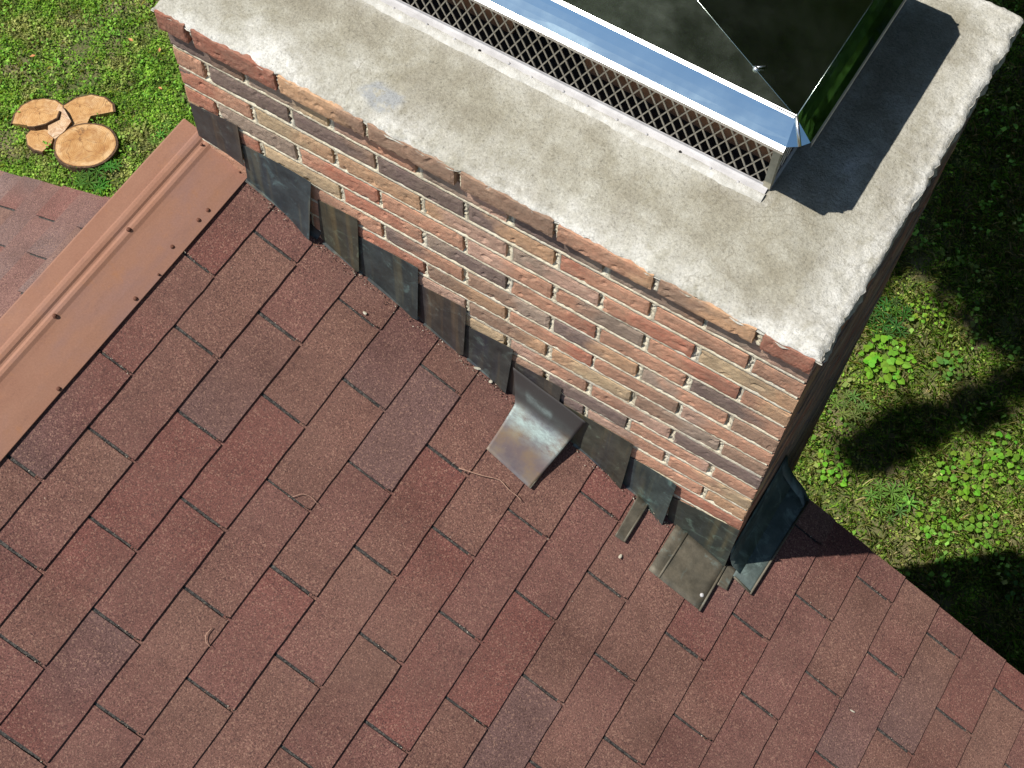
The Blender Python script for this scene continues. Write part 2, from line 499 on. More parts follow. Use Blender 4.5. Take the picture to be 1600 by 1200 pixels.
# ridge cap: folded sheet running along the high edge.  profile in (s*CP position i.e. x offset, h)
prof = [(-.152, -.055), (-.1505, .0065), (-.147, .0115), (-.122, .0135), (-.111, .0142), (-.1075, .0172), (-.101, .0184), (-.0935, .0180), (-.0885, .0152),
        (-.0845, .0152), (-.0795, .0176), (-.073, .0180), (-.065, .0152), (-.055, .0145), (.0, .0128), (.026, .0110), (.0335, .0105), (.0345, .0078)]
mb = MB(); vs = []; cs = []
ny = 70
ys = [0.013 + (Y0 - .013) * q / ny for q in range(ny + 1)]
for y in ys:
    for j, (xo, h) in enumerate(prof):
        wv = .0012 * noise.noise(Vector((xo * 6, y * 2.3, 8)))
        x = OX + xo + (0.0018 * noise.noise(Vector((y * 2, 4, 1))) if j > 13 else 0)
        vs.append((x + h * SP, y, roofz(x) + (h + wv) / 1.0 * CP))
n = len(prof)
fs = [(q * n + j, q * n + j + 1, (q + 1) * n + j + 1, (q + 1) * n + j) for q in range(ny) for j in range(n - 1)]
fs = [f[::-1] for f in fs]
mb.add(vs, fs)
capo = hp(mb, 'ridge_cap', M['cap'])
sol = capo.modifiers.new('s', 'SOLIDIFY'); sol.thickness = .0012; sol.offset = -1
for (s_, y_) in [(-.091, -.015), (.016, -.005), (.018, -.132), (.017, -.166), (-.086, -.293), (.012, -.258), (-.080, -.557), (.026, -.410), (.029, -.679), (.030, -.331), (-.08, -.86), (.02, -.98), (.02, -1.3), (-.08, -1.2)]:
    x = OX + s_ * CP
    h = .0225 if s_ < -.04 else .0135
    small = (y_ > -.02) or y_ == -.331
    r = .0020 if small else .0034
    mb = MB(); base = Vector((x + h * SP, y_, roofz(x) + h * CP)); nrm = Vector((SP, 0, CP))
    mb.tube([base - nrm * .008, base, base + nrm * .0018, base + nrm * .0032], [r * 1.5, r * 1.5, r * 1.0, r * .6], 10)
    o = mb.build('screw', M['rust']); o.parent = capo

# ------------------------------------------------------------------ chimney
chim = empty('brick_chimney', (-W / 2, D / 2, GZ))
tag(chim, 'weathered brick chimney with a pale concrete crown and dark stepped metal flashing', 'chimney')
def cp_(o):
    o.parent = chim
    o.matrix_parent_inverse = Matrix.Translation(-chim.location)
    return o
BC = {'R': (.46, .175, .11), 'r': (.33, .12, .08), 'S': (.54, .275, .175), 'O': (.57, .335, .19), 'D': (.18, .125, .115), 'B': (.60, .44, .26),
      'P': (.54, .335, .25), 'N': (.34, .205, .14), 'G': (.36, .27, .21)}
FRONT = [['rr','NO','SO','NN','NN','ON','rr','rr'], ['GP','GN','DG','GP','PS','GB','DN'], ['SS','SS','RS','DO','DD','DN','DD','SS'],
         ['BO','SR','GP','OP','OO','BO','RS'], ['SO','SR','SG','PS','SS','SR','GG','RR'], ['DS','SS','SR','GD','RS','BB','NR'],
         ['NN','GS','DO','NG','DS','SS','BB','RR'], ['PS','SN','SR','NO','RR','SS','SS'], ['NN','NG','OB','NO','PP','SS','SS','SS'],
         ['DD','SP','PS','BB','SS','SS','SS'], ['SS','SP','DD','NN','PP','SS','SS','SS'], ['SB','PS','ND','SS','SS','SS','SS'],
         ['OO','SS','SS','PS','SS','SS','SS','SS'], ['RR','SS','NS','SS','SS','SS','SS'], ['SS','SS','SS','SS','SS','SS','SS','SS']]
BED, HEAD = .0125, .0155
NROW = 104
bricks = MB()
def wall_bricks(face):
    """face: 0 front (-y), 1 right (+x), 2 back (+y), 3 left (-x)"""
    Lw = W if face in (0, 2) else D
    fine = face == 0
    rs = random.Random(40 + face)
    for r in range(NROW):
        zt = HB - r * HB - (.0 if r else .0); zb = zt - HB + BED
        if fine and r < 16: nx, nz = 26, 6
        else: nx, nz = 5, 2
        # bricks counted from the corner shared with the right hand side
        first = BL / 2 if (r % 2 == 0) == (face in (0, 2)) else BL
        xs = [0.0]; t = first
        while t < Lw - .03: xs.append(t); t += BL
        xs.append(Lw)
        for k in range(len(xs) - 1):
            jit = rs.uniform(-.004, .004) if k else 0
            a0 = xs[k] + (HEAD / 2 + jit if k else -.0015); a1 = xs[k + 1] - (HEAD / 2 - rs.uniform(-.003, .003) if k < len(xs) - 2 else -.0015)
            if a1 - a0 < .02: continue
            if face == 0 and r < len(FRONT) and k < len(FRONT[r]): code = FRONT[r][k]
            else: code = rs.choice(['SS', 'SR', 'NN', 'DD', 'OO', 'PS', 'GN', 'RR', 'SO', 'BB', 'DN'] if face != 1 else ['DD', 'NN', 'DN', 'rD', 'GD', 'rr'])  # right face draws only dark codes: its shade is put into the brick colour
            cl, cr_ = BC[code[0]], BC[code[1]]        # code runs left to right in the picture
            out = (.021 if r == 0 and face == 0 else -.004 if r == 0 else .0018) + rs.uniform(0, .0022)
            if r == 0 and face == 0 and k == 7: out += .0
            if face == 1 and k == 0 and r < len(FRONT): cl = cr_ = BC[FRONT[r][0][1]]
            br = rs.uniform(.9, 1.1) if k else 1.0; sp_ = rs.uniform(.2, .8)
            dz0, dz1 = rs.uniform(-.0015, .0015), rs.uniform(-.0015, .0015)
            vs = []; cs = []
            def place(a, z, d):
                if face == 0: return (-a, -d, z)
                if face == 1: return (d, a, z)
                if face == 2: return (-a, D + d, z)
                return (-W - d, a, z)
            for ix in range(nx + 1):
                for iz in range(nz + 1):
                    fa = ix / nx; fz = iz / nz
                    a = a0 + (a1 - a0) * fa; z = zt + dz0 + (zb - zt + dz1 - dz0) * fz
                    N = noise.noise(Vector((a * 30, z * 30, face * 9 + r * 1.7)))
                    N2 = noise.noise(Vector((a * 90, z * 90, face * 5)))
                    d = out + .0009 * N + .0007 * N2 + .0006 * noise.noise(Vector((a * 210, z * 210, 1))) - .0035 * max(0, noise.noise(Vector((a * 42, z * 60, r * 5 + 2))) - .33) * 3
                    ed = (ix in (0, nx)) or (iz in (0, nz))
                    if ed: d -= .0012 + .0022 * abs(N2); a += .0022 * N2 * (1 if ix in (0, nx) else 0); z += .0022 * noise.noise(Vector((a * 75, z * 10, 4)))
                    vs.append(place(a, z, d))
                    f = 1 - fa                         # a grows to the left
                    f = min(1, max(0, (f - sp_) * 3 + .5 + .8 * N)) if code[0] != code[1] else 0
                    cs.append(tuple((cl[j] * (1 - f) + cr_[j] * f) * br * (1 + .1 * N) for j in range(3)))
            st = nz + 1
            fs = [(i * st + j, i * st + j + 1, (i + 1) * st + j + 1, (i + 1) * st + j) for i in range(nx) for j in range(nz)]
            rim = [j for j in range(nz + 1)] + [i * st + nz for i in range(1, nx + 1)] + [nx * st + j for j in range(nz - 1, -1, -1)] + [i * st for i in range(nx - 1, 0, -1)]
            o = len(vs)
            for j in rim:
                v = vs[j]; dep = .03
                vs.append({0: (v[0], dep, v[2]), 1: (-dep, v[1], v[2]), 2: (v[0], D - dep, v[2]), 3: (-W + dep, v[1], v[2])}[face]); cs.append(cs[j])
            m_ = len(rim)
            fs += [(rim[j], o + j, o + (j + 1) % m_, rim[(j + 1) % m_]) for j in range(m_)]
            bricks.add(vs, fs, cs)
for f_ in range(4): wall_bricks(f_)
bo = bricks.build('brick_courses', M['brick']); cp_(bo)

# mortar: front is a fine sheet, the rest a plain core
mb = MB()
REC = .0016
mb.box((-W + .004, .012, GZ - .2), (-.004, D - .004, HB - .006))
mo = mb.build('mortar_core', M['mortar']); cp_(mo)
nx, nz = 600, 320
ztop, zbot = HB - .004, -1.22
vs = []
headset = []
for r in range(0, 22):
    first = BL / 2 if r % 2 == 0 else BL
    headset.append([first + BL * q for q in range(8)])
for i in range(nx + 1):
    a = .002 + (W - .004) * i / nx
    for j in range(nz + 1):
        z = ztop + (zbot - ztop) * j / nz
        r = int(math.floor((HB - z) / HB)); r = max(0, min(21, r))
        inr = (HB - z) / HB - r
        N = noise.noise(Vector((a * 45, z * 45, 2))); N2 = noise.noise(Vector((a * 14, z * 14, 7))); N3 = noise.noise(Vector((a * 130, z * 130, 3)))
        inj = inr > 1 - BED / HB or any(abs(a - h) < HEAD * .62 for h in headset[r])
        d = (-.0012 if inj else .0045) + .0009 * N - .0008 * N3
        if r == 0 and .03 < a < W - .03: d -= .017 if inr < 1 - BED / HB else -.004 - .003 * N2
        if r >= 1 and inr < .04: d += .0
        if inr < 1 - BED / HB:
            for h in headset[r]:
                if abs(a - h) < HEAD * .75:
                    loose = (a - h) / HEAD          # >0 is towards the left brick
                    rag = noise.noise(Vector((a * 220, z * 160, 5)))
                    hv = noise.noise(Vector((h * 7, r * 3.3, 1)))
                    d += .0006 + (.016 * max(0, loose + .12 + .75 * rag) * (1.7 + hv) if hv > -.6 else 0)
        vs.append((-a, min(d, .0115), z))
st = nz + 1
fs = [(i * st + j, i * st + j + 1, (i + 1) * st + j + 1, (i + 1) * st + j) for i in range(nx) for j in range(nz)]
V = np.array(vs); F = np.array(fs)
o = npmesh('mortar_joints', V, F, M['mortar'], np.ones((len(V), 3)), smooth=True); cp_(o)

# concrete crown
HX0, HX1, HY0, HY1 = -1.29, -.241, .247, .693        # cap base rectangle
def crown():
    nx, ny = 210, 130
    mbx = MB(); vs = []; cs = []
    x0, x1, y0, y1 = -W - .008, .012, -.0175, D + .008
    def ragg(t, s): return .0055 * noise.noise(Vector((t * 5, s, 0))) + .0050 * noise.noise(Vector((t * 22, s, 3))) + .0040 * noise.noise(Vector((t * 70, s, 6)))
    def edge(x, y, i, j):
        rc = .02                                     # rounded corners
        qx = x - (x1 - rc) if x > x1 - rc else (x - (x0 + rc) if x < x0 + rc else 0)
        qy = y - (y1 - rc) if y > y1 - rc else (y - (y0 + .004) if y < y0 + .004 else 0)
        if qx and y > y1 - rc:
            m_ = max(abs(qx), abs(qy)); l_ = math.hypot(qx, qy)
            if l_ > 0: x -= qx * (1 - m_ / l_); y -= qy * (1 - m_ / l_)
        fx = (x - x0) / (x1 - x0); fy = (y - y0) / (y1 - y0)
        x = x + ragg(y, 10) * fx ** 6 * 1.4 - ragg(y, 20) * (1 - fx) ** 6
        y = y - (ragg(x, 30) * .9) * (1 - fy) ** 8 + ragg(x, 40) * fy ** 6
        return x, y
    for i in range(nx + 1):
        fi = i / nx; fi = .5 - .5 * math.cos(math.pi * fi) * (.55 + .45 * abs(math.cos(math.pi * fi)))
        for j in range(ny + 1):
            fj = j / ny; fj = .5 - .5 * math.cos(math.pi * fj) * (.55 + .45 * abs(math.cos(math.pi * fj)))
            x = x0 + (x1 - x0) * fi; y = y0 + (y1 - y0) * fj
            d = min(x - x0, x1 - x, y - y0, y1 - y)
            x, y = edge(x, y, i, j)
            rise = min(1, d / .22)
            z = .074 + .026 * rise - .010 * math.exp(-d / .006)
            z += .0022 * noise.noise(Vector((x * 9, y * 9, 1))) + .0012 * noise.noise(Vector((x * 40, y * 40, 2))) + .0012 * noise.noise(Vector((x * 110, y * 110, 5))) * (1.2 if d < .05 else .7)
            dr = x1 - x
            z += .006 * noise.noise(Vector((x * 36, y * 36, 12))) * math.exp(-d / .03) + .0018 * noise.noise(Vector((x * 95, y * 95, 2))) * math.exp(-d / .04)
            vs.append((x, y, z))
            bl = math.exp(-d / (.06 if x > -.09 else .045)) * ((1.15 if x > -.09 else .75) + .9 * noise.noise(Vector((x * 7, y * 7, 9)))) + .5 * math.exp(-abs((HY0 - .03) - y) / .02) * (1 if x < HX1 + .02 else 0)
            bl += max(0, .75 - abs(math.hypot((x + 1.245) / .10, (y - .02) / .05)) * .6) * .8
            bl += .35 * max(0, noise.noise(Vector((x * 3.2, y * 3.2, 4))) - .1)
            bl = max(0, min(.95, bl)); ptc = 1 - math.hypot((x + 1.00) / .055, (y - .035) / .035) + .7 * noise.noise(Vector((x * 30, y * 30, 2))); cs.append((bl, max(0, min(1, ptc * 4)), 0))
    st = ny + 1
    fs = [(i * st + j, (i + 1) * st + j, (i + 1) * st + j + 1, i * st + j + 1) for i in range(nx) for j in range(ny)]
    # skirt
    rim = [i * st for i in range(nx + 1)] + [nx * st + j for j in range(1, ny + 1)] + [i * st + ny for i in range(nx - 1, -1, -1)] + [j for j in range(ny - 1, 0, -1)]
    o = len(vs); m_ = len(rim)
    for lay, (zz, inn) in enumerate([(.066, .001), (.050, .003), (.032, -.002)]):
        for q in rim:
            v = vs[q]; cx, cy = -W / 2, D / 2
            nn = .004 * noise.noise(Vector((v[0] * 40, v[1] * 40, lay * 4)))
            dx = -1 if v[0] > cx else 1; dy = -1 if v[1] > cy else 1
            ex = abs(v[0] - cx) > W / 2 - .03; ey = abs(v[1] - cy) > D / 2 - .03
            rr = v[1] < D * .5 and (v[0] < -.03 or v[1] < 0)          # front edge keeps behind the corbel face
            zz2 = zz if not rr else max(zz, HB - .002 + .001 * lay * -1)
            vs.append((v[0] + (dx * (inn + nn) if ex else 0), v[1] + (dy * (inn + nn) if ey else 0), zz2 + nn * .6)); cs.append((.5, 0, 0))
    fs += [(rim[q], o + q, o + (q + 1) % m_, rim[(q + 1) % m_]) for q in range(m_)]
    for lay in range(2):
        b = o + lay * m_
        fs += [(b + q, b + m_ + q, b + m_ + (q + 1) % m_, b + (q + 1) % m_) for q in range(m_)]
    fs = [tuple(f) for f in fs]
    mbx.add(vs, fs, cs)
    return mbx
co = crown().build('concrete_crown', M['conc'], smooth=True); cp_(co)
# flue tile openings inside the cap
for fx, a in ((-1.02, .17), (-.47, .21)):
    mb = MB(); b_, zt = .17, .235
    vs = []; 
    for (rr, z) in ((1, .06), (1, zt), (.86, zt), (.86, -.3)):
        for sx, sy in ((-1, -1), (1, -1), (1, 1), (-1, 1)): vs.append((fx + sx * a * rr, .47 + sy * b_ * rr, z))
    fs = [(l * 4 + k, l * 4 + (k + 1) % 4, (l + 1) * 4 + (k + 1) % 4, (l + 1) * 4 + k) for l in range(3) for k in range(4)] + [(12, 13, 14, 15)]
    mb.add(vs, fs); fo = mb.build('flue_tile', M['clay']); cp_(fo)

mb = MB(); mb.box((HX0 + .006, HY0 + .006, .09), (HX1 - .006, HY1 - .006, .1045)); cp_(mb.build('dark_bed', M['near_black']))  # near-black slab covering the floor inside the cap base
# flashing sheets on the front face: (x, z) corners TL TR BR BL and how far each stands off the wall
FL = [
 [(-1.520,-0.250),(-1.380,-0.233),(-1.385,-0.381),(-1.520,-0.369)],
 [(-1.384,-0.307),(-1.182,-0.294),(-1.205,-0.527),(-1.392,-0.452)],
 [(-1.179,-0.369),(-1.064,-0.353),(-1.075,-0.575),(-1.188,-0.530)],
 [(-1.067,-0.435),(-0.902,-0.421),(-0.908,-0.650),(-1.068,-0.590)],
 [(-0.903,-0.504),(-0.772,-0.487),(-0.778,-0.705),(-0.905,-0.660)],
 [(-0.772,-0.578),(-0.642,-0.554),(-0.653,-0.778),(-0.778,-0.718)],
 [(-0.639,-0.621),(-0.508,-0.614),(-0.509,-0.720),(-0.648,-0.785)],
 [(-0.505,-0.696),(-0.304,-0.689),(-0.306,-0.948),(-0.467,-0.876)],
 [(-0.300,-0.774),(-0.175,-0.765),(-0.176,-1.050),(-0.304,-0.968)],
 [(-0.160,-0.861),(0.004,-0.830),(0.008,-1.075),(-0.150,-1.010)]]
FLM = ['patina', 'slate', 'patina', 'patina', 'patina', 'patina', 'patina', 'patina', 'patina', 'patina']
OFF = [.012, .03, .014, .016, .014, .017, .012, .022, .032, .012]
FT = [(.95, .85, .85), (.85, 1.0, 1.1), (1.15, 1.05, .8), (.9, 1.0, 1.0), (1.1, .9, .8), (.95, .9, .85), (1.1, .9, .8), (1.25, 1.15, .9), (1.0, 1.2, 1.15), (.95, 1.0, .85)]
rs = random.Random(3)
for q, c in enumerate(FL):
    if q > 2: c = [(c[0][0] - .022, c[0][1]), c[1], c[2], (c[3][0] - .022, c[3][1])]      # tucked under its neighbour
    mb = MB(); nx, nz = 10, 10; vs = []
    for i in range(nx + 1):
        for j in range(nz + 1):
            u, v = i / nx, j / nz
            x = (c[0][0] * (1 - u) + c[1][0] * u) * (1 - v) + (c[3][0] * (1 - u) + c[2][0] * u) * v
            z = (c[0][1] * (1 - u) + c[1][1] * u) * (1 - v) + (c[3][1] * (1 - u) + c[2][1] * u) * v
            d = .0045 + (OFF[q] - .0045) * (u ** 2.4) * (.3 + .7 * v) + .003 * v + .0012 * noise.noise(Vector((x * 9, z * 9, q))) * (.2 + v)
            if v == 1 and 1 <= q <= 8: z = roofz(x) + .006 if 0.02 < u < .98 else z
            vs.append((x, -d, z))
    st = nz + 1
    mb.add(vs, [(i * st + j, i * st + j + 1, (i + 1) * st + j + 1, (i + 1) * st + j) for i in range(nx) for j in range(nz)], FT[q])
    o = mb.build('step_flashing', M['patina'], smooth=False)
    s = o.modifiers.new('s', 'SOLIDIFY'); s.thickness = .0009; s.offset = 0
    cp_(o)
# lower lip of the step flashing where it turns onto the shingles
for (xa, xb) in ((-1.40, -1.20), (-1.185, -1.075), (-1.06, -.915), (-.90, -.79), (-.775, -.66), (-.46, -.32), (-.30, -.19)):
    mb = MB(); vs = []; n = 12
    for i in range(n + 1):
        x = xa + (xb - xa) * i / n
        wv = .004 * noise.noise(Vector((x * 20, 1, 1)))
        for (y, h) in ((-.001, .030), (-.006, .012), (-.010, .0085), (-.0145 + wv, .0080)):
            vs.append((x + h * SP, y, roofz(x) + h * CP))
    mb.add(vs, [(i * 4 + j, i * 4 + j + 1, (i + 1) * 4 + j + 1, (i + 1) * 4 + j) for i in range(n) for j in range(3)])
    cp_(mb.build('flashing_lip', M['patina'], smooth=True))

def rp(s, y, h=.01):      # s = slope-parallel x measured horizontally / cos, as (x-OX)/cos
    x = OX + s * CP
    return (x + h * SP, y, roofz(x) + h * CP)
# bent piece (kick out) : curls from the wall down onto the shingles
mb = MB(); vs = []; bcs = []; nx, nv = 24, 28
def pw(x, y, z): return Vector((x, y, z))
A0, A1 = pw(-.640, -.010, -.640), pw(-.432, -.012, -.705)      # top edge against wall
B0, B1 = Vector(rp(.888, -.026, .016)), Vector(rp(1.046, -.022, .034))   # bend
C0, C1 = Vector(rp(.889, -.166, .0105)), Vector(rp(1.033, -.177, .012))
for i in range(nx + 1):
    u = i / nx
    a = A0.lerp(A1, u); b = B0.lerp(B1, u); c = C0.lerp(C1, u)
    for j in range(nv + 1):
        t = j / nv
        p_ = a * (1 - t) ** 2 + (b * 1.0) * 2 * t * (1 - t) + c * t * t
        lin = a.lerp(b, t * 2.2) if t < 1 / 2.2 else b.lerp(c, (t - 1 / 2.2) / (1 - 1 / 2.2))
        p_ = p_.lerp(lin, .72)
        nn = .002 * noise.noise(p_ * 14)
        vs.append((p_.x, p_.y, p_.z + nn + .001))
        vg = math.exp(-((t - .56) / .12) ** 2) * .9 + .45 * math.exp(-((t - .22 - .1 * u) / .05) ** 2) * (1 if .2 < u < .6 else .2) + .12 * math.exp(-((t - 1) / .1) ** 2)
        bcs.append((min(1, vg), max(0, min(1, (.5 - t) * 6)), 0))
st = nv + 1
mb.add(vs, [(i * st + j, i * st + j + 1, (i + 1) * st + j + 1, (i + 1) * st + j) for i in range(nx) for j in range(nv)], bcs)
o = mb.build('bent_flashing', M['verd'], smooth=True); o['label'] = 'bent copper sheet curling out onto the shingles, pale green at the bend'
s = o.modifiers.new('s', 'SOLIDIFY'); s.thickness = .0012; s.offset = 0
cp_(o)
mb = MB(); mb.tube([rp(1.046, -.03, .034), rp(1.044, -.06, .024), rp(1.038, -.11, .016), rp(1.034, -.177, .014)], .0018, 6)
cp_(mb.build('hemmed_edge', M['olive'], smooth=True))

def plate(name, pts, mat, h=.0105, ribs=(), lab=None):
    """flat sheet lying on the shingles; pts (s, y)"""
    mbx = MB(); n = 8; vs = []
    for i in range(n + 1):
        for j in range(n + 1):
            u, v = i / n, j / n
            s_ = (pts[0][0] * (1 - u) + pts[1][0] * u) * (1 - v) + (pts[3][0] * (1 - u) + pts[2][0] * u) * v
            y_ = (pts[0][1] * (1 - u) + pts[1][1] * u) * (1 - v) + (pts[3][1] * (1 - u) + pts[2][1] * u) * v
            vs.append(rp(s_, y_, h + .0016 * noise.noise(Vector((s_ * 20, y_ * 20, 1)))))
    mbx.add(vs, [(i * (n + 1) + j, i * (n + 1) + j + 1, (i + 1) * (n + 1) + j + 1, (i + 1) * (n + 1) + j) for i in range(n) for j in range(n)])
    o_ = mbx.build(name, mat, smooth=True); s_ = o_.modifiers.new('s', 'SOLIDIFY'); s_.thickness = .0014; s_.offset = 1
    if lab: o_['label'] = lab
    cp_(o_)
    for (a, b) in ribs:
        m2 = MB(); m2.tube([rp(*a, h + .002), rp((a[0] + b[0]) / 2, (a[1] + b[1]) / 2, h + .0025), rp(*b, h + .002)], .0032, 8)
        r_ = m2.build('standing_rib', M['olive'], smooth=True); r_.parent = o_
    return o_
plate('roof_flashing', [(1.402, -.004), (1.574, -.004), (1.571, -.151), (1.401, -.151)], M['olive'], .0125,
      (((1.438, -.006), (1.434, -.150)), ((1.571, -.006), (1.571, -.153))), 'ribbed olive copper sheet lying on the shingles at the chimney corner')
mb = MB(); mb.tube([rp(1.556, -.115, .012), rp(1.556, -.115, .016), rp(1.556, -.115, .0175)], [.006, .005, .002], 10)
cp_(mb.build('rivet', M['galv']))
plate('roof_flashing', [(1.276, -.012), (1.309, -.012), (1.309, -.133), (1.281, -.136)], M['olive'], .0115, (((1.309, -.012), (1.309, -.133)),))
plate('roof_flashing', [(1.573, -.004), (1.602, -.001), (1.608, -.062), (1.578, -.066)], M['olive'], .0115)
# apron down the right hand side
plate('apron_flashing', [(1.600, .295), (1.682, .285), (1.667, -.027), (1.602, -.020)], M['blue'], .012,
      (((1.680, .28), (1.667, -.030)), ((1.606, -.021), (1.664, -.027))), 'slate blue copper apron along the shaded side of the chimney')
mb = MB(); vs = []; n = 14
for i in range(n + 1):
    y = -.004 + .305 * i / n
    for (x, z) in ((.0045, -.975 - .004 * math.sin(i)), (.012, roofz(.01) + .05), (.024, roofz(.02) + .022), (.05, roofz(.05) + .0135)):
        vs.append((x, y, z))
mb.add(vs, [(i * 4 + j, (i + 1) * 4 + j, (i + 1) * 4 + j + 1, i * 4 + j + 1) for i in range(n) for j in range(3)])
o = mb.build('apron_upstand', M['blue'], smooth=True); s = o.modifiers.new('s', 'SOLIDIFY'); s.thickness = .0012; cp_(o)
mb = MB(); vs = []      # end of the apron turned down over the rake
rimp = [(.004, .300, -.985), (.018, .303, -1.045), (.050, .300, roofz(.05) + .016), (.085, .292, roofz(.085) + .014), (.108, .276, roofz(.108) + .013)]
for (x, y, z) in rimp:
    for t, (dy, dz) in enumerate(((-.02, .0005), (0, 0), (.012, -.004), (.018, -.018), (.020, -.045))):
        vs.append((x, y + dy, z + dz))
mb.add(vs, [(i * 5 + j, i * 5 + j + 1, (i + 1) * 5 + j + 1, (i + 1) * 5 + j) for i in range(len(rimp) - 1) for j in range(4)])
o = mb.build('apron_end', M['blue'], smooth=True); sm_ = o.modifiers.new('s', 'SOLIDIFY'); sm_.thickness = .0015; cp_(o)

# ------------------------------------------------------------------ metal chimney cap
hood = empty('chimney_cap', (-.77, .47, .1))
tag(hood, 'polished steel chimney cap with a diamond mesh screen sitting on the concrete crown', 'chimney cap')
def hc(o): o.parent = hood; o.matrix_parent_inverse = Matrix.Translation(-hood.location); return o
hx0, hx1, hy0, hy1 = -1.350, -.184, .181, .759          # lip
ux0, ux1, uy0, uy1 = -1.308, -.224, .2215, .7185        # upper bend
zl_, zu_, za_ = .325, .360, .412
mb = MB(); nseg = 24
cxm, cym = -.78, .47
def facet(p0, p1, apex, nn=10):
    vs = []
    for i in range(nn + 1):
        t = i / nn
        row = max(1, nn - i)
        a = Vector(p0).lerp(Vector(apex), t); b = Vector(p1).lerp(Vector(apex), t)
        vs.append((a, b))
    return vs
cor = [(ux0, uy0, zu_), (ux1, uy0, zu_), (ux1, uy1, zu_), (ux0, uy1, zu_)]
rd = [(cxm - .0, cym, za_)]
mb.add(cor + rd, [(0, 1, 4), (1, 2, 4), (2, 3, 4), (3, 0, 4)])
hc(mb.build('hood_roof', M['steel']))
CH = .032
lipc = [((hx0, hy0 + CH), (hx0 + CH, hy0)), ((hx1 - CH, hy0), (hx1, hy0 + CH)), ((hx1, hy1 - CH), (hx1 - CH, hy1)), ((hx0 + CH, hy1), (hx0, hy1 - CH))]
for k in range(4):
    k2 = (k + 1) % 4
    m2 = MB(); a, b = Vector((*lipc[k][1], zl_)), Vector((*lipc[k2][0], zl_)); c, d = Vector(cor[k2]), Vector(cor[k])
    nn = 16; vs = []
    for i in range(nn + 1):
        for j in range(5):
            u, v = i / nn, j / 4
            p_ = a.lerp(b, u).lerp(d.lerp(c, u), v)
            inward = Vector((-.77, .47, .2)) - p_; inward.normalize()
            vs.append(p_ + inward * (.0012 * math.sin(math.pi * v) + .0007 * noise.noise(p_ * 9)) * (0 if i in (0, nn) or j in (0, 4) else 1))
    m2.add(vs, [(i * 5 + j, (i + 1) * 5 + j, (i + 1) * 5 + j + 1, i * 5 + j + 1) for i in range(nn) for j in range(4)])
    e_ = Vector((*lipc[k][0], zl_)); md = (e_ + a) / 2
    md = md + (md - Vector((-.77, .47, zl_))).normalized() * .004
    m2.add([e_, md, d], [(0, 1, 2)]); m2.add([md, a, d], [(0, 1, 2)])
    hc(m2.build('hood_skirt', M['skirt'], smooth=False))
    m3 = MB(); out = Vector(((-1 if k == 3 else 1 if k == 1 else 0), (-1 if k == 0 else 1 if k == 2 else 0), 0))
    wd = .0085 if k == 0 else .003
    m3.add([a, b, b + out * wd + Vector((0, 0, -wd * .55)), a + out * wd + Vector((0, 0, -wd * .55)),
            b + out * wd * .9 + Vector((0, 0, -.014)), a + out * wd * .9 + Vector((0, 0, -.014))],
           [(0, 3, 2, 1), (3, 5, 4, 2)])
    hc(m3.build('rolled_lip', M['trim']))
    if k == 0:
        m6 = MB(); m6.add([d + Vector((.003, -.0050, .0008)), c + Vector((-.003, -.0050, .0008)), c + Vector((0, .0012, .0040)), d + Vector((0, .0012, .0040))], [(0, 1, 2, 3)])
        hc(m6.build('bend_strip', M['trim']))
    m4 = MB(); m4.tube([d + Vector((0, 0, .0005 if k else -.003)), c + Vector((0, 0, .0005))], .0030 if k == 0 else .0008, 8)
    hc(m4.build('bend_bead', M['trim' if k == 0 else 'steel'], smooth=True))
    m5 = MB(); m5.tube([md + Vector((0, 0, .001)), d + Vector((0, 0, .002))], .0034, 8)
    hc(m5.build('corner_seam', M['trim'], smooth=True))
for k in range(4):
    m5 = MB(); m5.tube([Vector(cor[k]) + Vector((0, 0, -.0006)), Vector(rd[0])], .0009, 6); hc(m5.build('hip_crease', M['steel'], smooth=True))
for k in range(4):
    c_ = Vector(cor[k]).lerp(Vector(rd[0]), .19) + Vector((0, 0, .001))
    mb = MB(); mb.tube([c_, c_ + Vector((0, 0, .0035)), c_ + Vector((0, 0, .005))], [.006, .005, .002], 8)
    mb.tube([c_ + Vector((-.002, .0, .003)), c_ + Vector((.012, .012, .004))], [.002, .001], 6)
    hc(mb.build('rivet', M['trim'], smooth=True))

